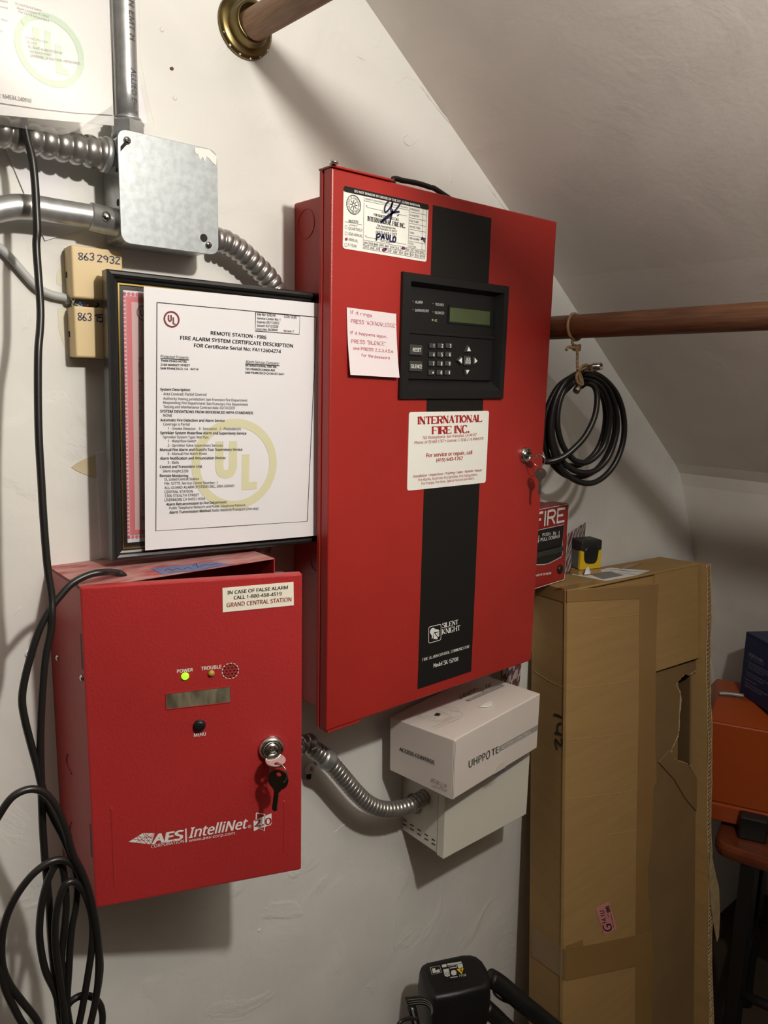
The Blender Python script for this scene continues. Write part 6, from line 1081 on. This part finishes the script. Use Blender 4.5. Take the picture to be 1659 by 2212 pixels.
cloth('striped_cloth', 'red, black and grey striped cloth hanging between the tall cabinet and the cardboard box', ((0.440, -0.03, 0.03), (cl_[1][0], -0.03, 0.03)), ((0.436, -0.20, 0.035), (cl_[3][0]-0.004, -0.20, 0.035)), 0.003, 60)

# ---------------------------------------------------------------- black power tool standing on the floor
M0 = Fr(*((0.208,-0.5,0.129),(0.9173,0,0.3981),(0.3981,0,-0.9173)))
T = thing('power_tool', 'black cordless power tool standing on the floor below the white power supply box', 'tool', (0.25, -ZO, 0.12))
ol = [(0.0005,-0.0005),(0.0418,-0.0018),(0.086,-0.0005),(0.0954,0.0082),(0.1002,0.0199),(0.1026,0.0339),(0.1021,0.0502),(0.0968,0.0631),(0.0884,0.0693),(0.0747,0.0725),(0.0389,0.0726),(0.0095,0.0724),(-0.0006,0.0684),(-0.0049,0.0617),(-0.0066,0.041),(-0.0076,0.0203),(-0.0045,0.0036)]
cx = sum(p[0] for p in ol)/len(ol); cy = sum(p[1] for p in ol)/len(ol)
sc_ = lambda k: [(cx+(p[0]-cx)*k, cy+(p[1]-cy)*k) for p in ol]
g = G(); rows = [(0.90, -0.085), (1.0, -0.072), (1.03, -0.030), (1.0, -0.006), (0.95, 0.0), (0.80, 0.0)]; n = len(ol); vs = []
for k_, c in rows: vs += [(p[0], p[1], c) for p in sc_(k_)]
fs = [(r*n+i, r*n+(i+1) % n, (r+1)*n+(i+1) % n, (r+1)*n+i) for r in range(len(rows)-1) for i in range(n)] + [tuple(range(n))[::-1], tuple(range((len(rows)-1)*n, len(rows)*n))]
BLKT = mat('black_tool_plastic', (0.0075, 0.0072, 0.007), 0.45, bump=0.15, bscale=300)
mk('battery_housing', g.add(vs, fs, True, M0), BLKT, T)
g = G(); vs = []; rows = [(0.70, -0.075), (0.82, -0.09), (0.84, -0.26), (0.70, -0.42), (0.95, -0.46), (1.0, -0.5597)]
for k_, c in rows: vs += [(p[0], p[1], c) for p in sc_(k_)]
fs = [(r*n+i, r*n+(i+1) % n, (r+1)*n+(i+1) % n, (r+1)*n+i) for r in range(len(rows)-1) for i in range(n)] + [tuple(range(n))[::-1], tuple(range((len(rows)-1)*n, len(rows)*n))]
mk('tool_body', g.add(vs, fs, True, M0), BLKT, T)
tb0 = [(0.3392,-0.5402,0.125),(0.3555,-0.5551,0.135),(0.3861,-0.5914,0.16),(0.4246,-0.6344,0.18),(0.4506,-0.6639,0.2)]
fl = Vector(tb0[-1]) + (Vector(tb0[-1]) - Vector(tb0[-2]))*0.5
mk('suction_tube', G().tube(tb0 + [(fl[0], fl[1], fl[2])], 0.0150, 14), BLKT, T)
mk('suction_tube', G().tube([(0.3242,-0.5833,0.13),(0.3422,-0.6059,0.14),(0.3546,-0.6231,0.15),(0.3632,-0.6348,0.17)], 0.0135, 14), BLKT, T)
mk('power_cord', G().tube([(0.3446,-0.5589,0.13),(0.3407,-0.5638,0.135),(0.3513,-0.577,0.14),(0.3693,-0.5914,0.145),(0.3847,-0.6043,0.15)], 0.0022, 8), CABLE, T)
st = [(0.1097,-0.417,0.165),(0.1223,-0.4192,0.17),(0.1328,-0.4214,0.175),(0.1392,-0.4258,0.18),(0.1424,-0.4328,0.185),(0.14,-0.4387,0.19)]; sb = [(0.1168,-0.436,0.165),(0.1272,-0.4357,0.17),(0.1357,-0.437,0.175),(0.1386,-0.4383,0.18),(0.139,-0.4399,0.185),(0.1359,-0.4435,0.19)]
g = G(); vs = []; 
for p, q in zip(spline([Vector(p) for p in st], 4), spline([Vector(p) for p in sb], 4)): vs += [p, q, q + Vector((0, 0, -0.002)), p + Vector((0, 0, -0.002))]
m_ = len(vs)//4; fs = [(t*4+i, t*4+(i+1) % 4, t*4+4+(i+1) % 4, t*4+4+i) for t in range(m_-1) for i in range(4)] + [(3, 2, 1, 0), (m_*4-4, m_*4-3, m_*4-2, m_*4-1)]
SB = mk('webbing_strap', g.add(vs, fs, False), mat('dark_webbing', (0.022, 0.017, 0.014), 0.9), T)
for f in (0.25, 0.5, 0.75):
    a = [Vector(p).lerp(Vector(q), f) + Vector((-0.0005, 0.0006, 0.0012)) for p, q in zip(st, sb)]; mk('stitch_line', G().tube(a, 0.0007, 5), mat('grey_stitching', (0.09, 0.08, 0.065), 0.9), SB)
mk('grip_post', G().tube([(0.1319,-0.4521,0.155),(0.1361,-0.4807,0.16)] + [(0.1417,-0.4991,0.16)], 0.0065, 12), BLKT, T)
mk('metal_strip', G().tube([(0.1259,-0.4453,0.162),(0.1297,-0.4716,0.167)], 0.0016, 8), STEEL, T)
mk('power_cord', G().tube([(0.1353,-0.4668,0.165),(0.1175,-0.455,0.165),(0.1046,-0.4505,0.165),(0.0973,-0.4534,0.165),(0.0946,-0.4644,0.165)], 0.0028, 8), CABLE, T)
MI = M0.off(0.0008)
LB = mk('warning_label', G().prism([(0.027,0.027),(0.0632,0.0241),(0.0669,0.0586),(0.0323,0.0606)], 0.0001, 0.0005, M0), BLKM, T, 'label with white panels and a yellow warning triangle')
g = G(); 
for q in [[(0.0324,0.0598),(0.0404,0.0601),(0.0394,0.0537),(0.0318,0.0541)],[(0.0418,0.0598),(0.0664,0.0583),(0.0657,0.0547),(0.0413,0.0562)],[(0.0418,0.0548),(0.0568,0.0541),(0.0551,0.0482),(0.0423,0.0487)],[(0.0577,0.0544),(0.0664,0.0537),(0.0642,0.0457),(0.0561,0.0459)],[(0.0316,0.0502),(0.0407,0.0497),(0.0373,0.0348),(0.0316,0.034),(0.029,0.0371)],[(0.0433,0.0441),(0.0493,0.0444),(0.0505,0.0397),(0.0479,0.0343),(0.0422,0.034),(0.0402,0.0381)]]: g.poly(q, 0, MI)
put(g, ('P119B',(0.0509,0.0285),(0.062,0.0273),(0.0527,0.0328)), MI, 0, 0.02); g.ribbon([(0.0359,0.0312),(0.0483,0.0301)], 0.0014, 0, MI)
g.ribbon([(0.0126,0.0598),(0.0288,0.0591),(0.0264,0.0451),(0.0099,0.0448),(0.0126,0.0598)], 0.0007, 0, MI); g.poly([(0.0143,0.0564),(0.0196,0.0567),(0.0185,0.0472),(0.0127,0.0471)], 0, MI); g.poly([(0.0197,0.0518),(0.0257,0.0526),(0.0247,0.0468),(0.0188,0.0464)], 0, MI)
mk('label_print', g, mat('dull_white_print', (0.55, 0.54, 0.5), 0.6), LB)
MI2 = MI.off(0.0003)
g = G().poly([(0.0523,0.0445),(0.0647,0.044),(0.0565,0.0327)], 0, MI2); mk('warning_triangle', g, YELLOW, LB)
g = G().ribbon([(0.0593,0.0426),(0.0576,0.0372)], 0.0018, 0, MI2.off(0.0003)); c_ = (0.0346,0.0397); g.circ(c_[0], c_[1], 0.0028, 0.0008, 0, MI2, 16); g.poly([(0.0422,0.0534),(0.0557,0.053),(0.0547,0.0495),(0.0419,0.0503)], 0, MI2)
mk('label_print', g, INK, LB)

# ---------------------------------------------------------------- stool, orange toolbox and navy carton
zs = -0.5
SX = Vector((0.30, 0, 0.954)).normalized()
SF = Fr((0.955, zs, 0.235), (SX[0], 0, SX[2]), (0, 1, 0))           # along the visible edge; n points left and out
T = thing('wooden_stool', 'dark red wooden seat on black legs under the orange toolbox', 'stool', (1.12, -ZO, 0.28))
ST = Fr((0.955, zs, 0.235), SX, SF.n*-1)                             # plan: a along the edge, b away from it
o = rrect(-0.035, 0.30, 0.0, 0.30, 0.04, 6)
if ST.n.y < 0: ST.n = ST.n*-1
g = G(); n = len(o); cx = sum(p[0] for p in o)/n; cy = sum(p[1] for p in o)/n; vs = []
rows = [(0.95, -0.030), (0.985, -0.028), (1.0, -0.020), (1.0, -0.010), (0.985, -0.002), (0.95, 0.0)]
for k_, c in rows: vs += [(cx+(p[0]-cx)*k_, cy+(p[1]-cy)*k_, c) for p in o]
fs = [(r*n+i, r*n+(i+1) % n, (r+1)*n+(i+1) % n, (r+1)*n+i) for r in range(len(rows)-1) for i in range(n)] + [tuple(range(n))[::-1], tuple(range((len(rows)-1)*n, len(rows)*n))]
mk('seat', g.add(vs, fs, False, ST), MAHOG, T)
BLKL = mat('black_steel', (0.008, 0.008, 0.008), 0.4)
legs = [(0.985, 0.262), (0.985+0.25*SX[0]*0+0.24, 0.262-0.07), (0.945, 0.13), (1.19, 0.06)]
legs = [(0.985, 0.265), (1.035, 0.47), (1.235, 0.190), (1.285, 0.395)]
for a, c in legs:
    lg = mk('leg', G().box(a-0.0145, a+0.0145, -ZO+0.004, zs-0.029, c-0.0145, c+0.0145, 0.002), BLKL, T)
    mk('foot_cap', G().lathe([(0.021, 0), (0.021, 0.03), (0.017, 0.034), (0.014, 0.034)], (a, -ZO, c), (0, 1, 0), 16), BLKL, lg)
zr = -0.835
for (p, q) in ((0, 1), (2, 3), (0, 2), (1, 3)):
    A_, B_ = legs[p], legs[q]; mk('stretcher', G().tube([(A_[0], zr, A_[1]), (B_[0], zr, B_[1])], 0.010, 12, sub=2), BLKL, T)
# toolbox: local frame along its visible long side
XF = Vector((0.444, 0, 0.896)); OF = Fr((0.993, zs, 0.150), XF, (0, 1, 0))
T = thing('toolbox', 'orange plastic toolbox with a black corner foot standing on the wooden stool', 'toolbox', (1.08, zs, 0.2))
wd0, dp = (-0.012, 0.240), 0.195
zc, zt_ = 0.240, 0.266
bx = [OF.pt(wd0[0], 0.012, -0.001), OF.pt(wd0[1], 0.012, -0.001), OF.pt(wd0[1], 0.012, -dp), OF.pt(wd0[0], 0.012, -dp)]
tx = [OF.pt(wd0[0]-0.004, 0.055, 0.004), OF.pt(wd0[1]+0.004, 0.055, 0.004), OF.pt(wd0[1]+0.004, 0.055, -dp), OF.pt(wd0[0]-0.004, 0.055, -dp)]
mk('base', G().hexa(bx + tx, 0.004), ORANGE, T)
b2 = [OF.pt(wd0[0], 0.0555, 0.0), OF.pt(wd0[1], 0.0555, 0.0), OF.pt(wd0[1], 0.0555, -dp), OF.pt(wd0[0], 0.0555, -dp)]
t2 = [OF.pt(wd0[0]+0.006, zc, 0.006), OF.pt(wd0[1], zc, 0.006), OF.pt(wd0[1], zc, -dp), OF.pt(wd0[0]+0.006, zc, -dp)]
mk('body', G().hexa(b2 + t2, 0.004), ORANGE, T)
t3 = [OF.pt(wd0[0]+0.020, zt_-0.001, -0.075), OF.pt(wd0[1]-0.004, zt_, -0.075), OF.pt(wd0[1]-0.004, zt_, -dp+0.004), OF.pt(wd0[0]+0.020, zt_-0.001, -dp+0.004)]
mk('lid', G().hexa([p + Vector((0, 0.0005, 0)) for p in t2] + t3, 0.004), ORANGE, T)
hp = [OF.pt(wd0[0]+0.024, zt_+0.003, -0.085 - 0.0), OF.pt(wd0[0]+0.045, zt_+0.005, -0.088), OF.pt(0.062, zt_+0.005, -0.090)]
mk('metal_strip', G().tube(hp, 0.0045, 8), mat('dull_grey_metal', (0.30, 0.30, 0.28), 0.5, 0.5), T)
for u_ in (0.072,):
    mk('corner_foot', G().box(u_, u_+0.055, 0.0004, 0.052, -0.02, 0.030, 0.004, OF), BLACK, T)
BF = Fr((1.122, zs+zt_+0.0008, 0.147), (-0.534, 0, 0.845), (0, 1, 0))
T = thing('navy_carton', 'dark navy carton with small white print on top of the orange toolbox', 'box', (1.13, zs+zt_, 0.19))
ww, hh, dd = 0.125, 0.143, 0.085
mk('carton_body', G().box(0, ww, 0, hh, -dd, 0, 0.0015, BF), NAVY, T)
mk('lid_flap', G().box(0.004, ww-0.002, hh-0.0055, hh-0.0035, -0.001, 0.0006, 0, BF), mat('navy_fold', (0.008, 0.010, 0.03), 0.6), T)
k_ = 1.0
plx = lambda u, v: (0.006 + (u-650)/448*0.089, 0.143 - (v-365 - (u-650)*0.55)/1060*0.143)
g = G(); BI = BF.off(0.0008)
def tx2(s, u, v, u1, h): return (s, plx(u, v), plx(u1, v + (u1-u)*0.50), plx(u, v-h))
put(g, tx2('HOW TO USE:', 725, 770, 960, 52), BI, 0, 0.02)
for s, u, v, u1 in (('Open the package and take off', 725, 880, 1098), ('cover. Do not expose the surface', 725, 920, 1098), ('to heat or the paper towel', 725, 965, 1000), ('Tear the protective film and stick', 712, 1050, 1098), ('firmly to the surface', 712, 1095, 1000), ('Squeeze the surface', 700, 1165, 900), ('Store in a dry and cool place after', 700, 1230, 1098), ('opening the seal', 700, 1275, 1000)): put(g, tx2(s, u, v, u1, 28), BI)
for s, v in (('1', 850), ('2', 1000), ('3', 1140)): put(g, tx2(s, 690, v, 702, 26), BI)
g.ribbon(rquad([plx(708, 790), plx(985, 928), plx(985, 870), plx(708, 700)], 0.004), 0.0006, 0, BI, True)
mk('lettering', g, mat('dim_lilac_print', (0.30, 0.29, 0.36), 0.6), T)
g = G(); BTp = Fr(BF.pt(0, hh+0.0008, 0), BF.ex, -BF.n)
for k in range(3): g.rect(0.035, 0.085 - 0.008*k, 0.030 + 0.007*k, 0.0325 + 0.007*k, 0, BTp)
mk('print_line', g, mat('dim_lilac_print', (0.30, 0.29, 0.36), 0.6), T)
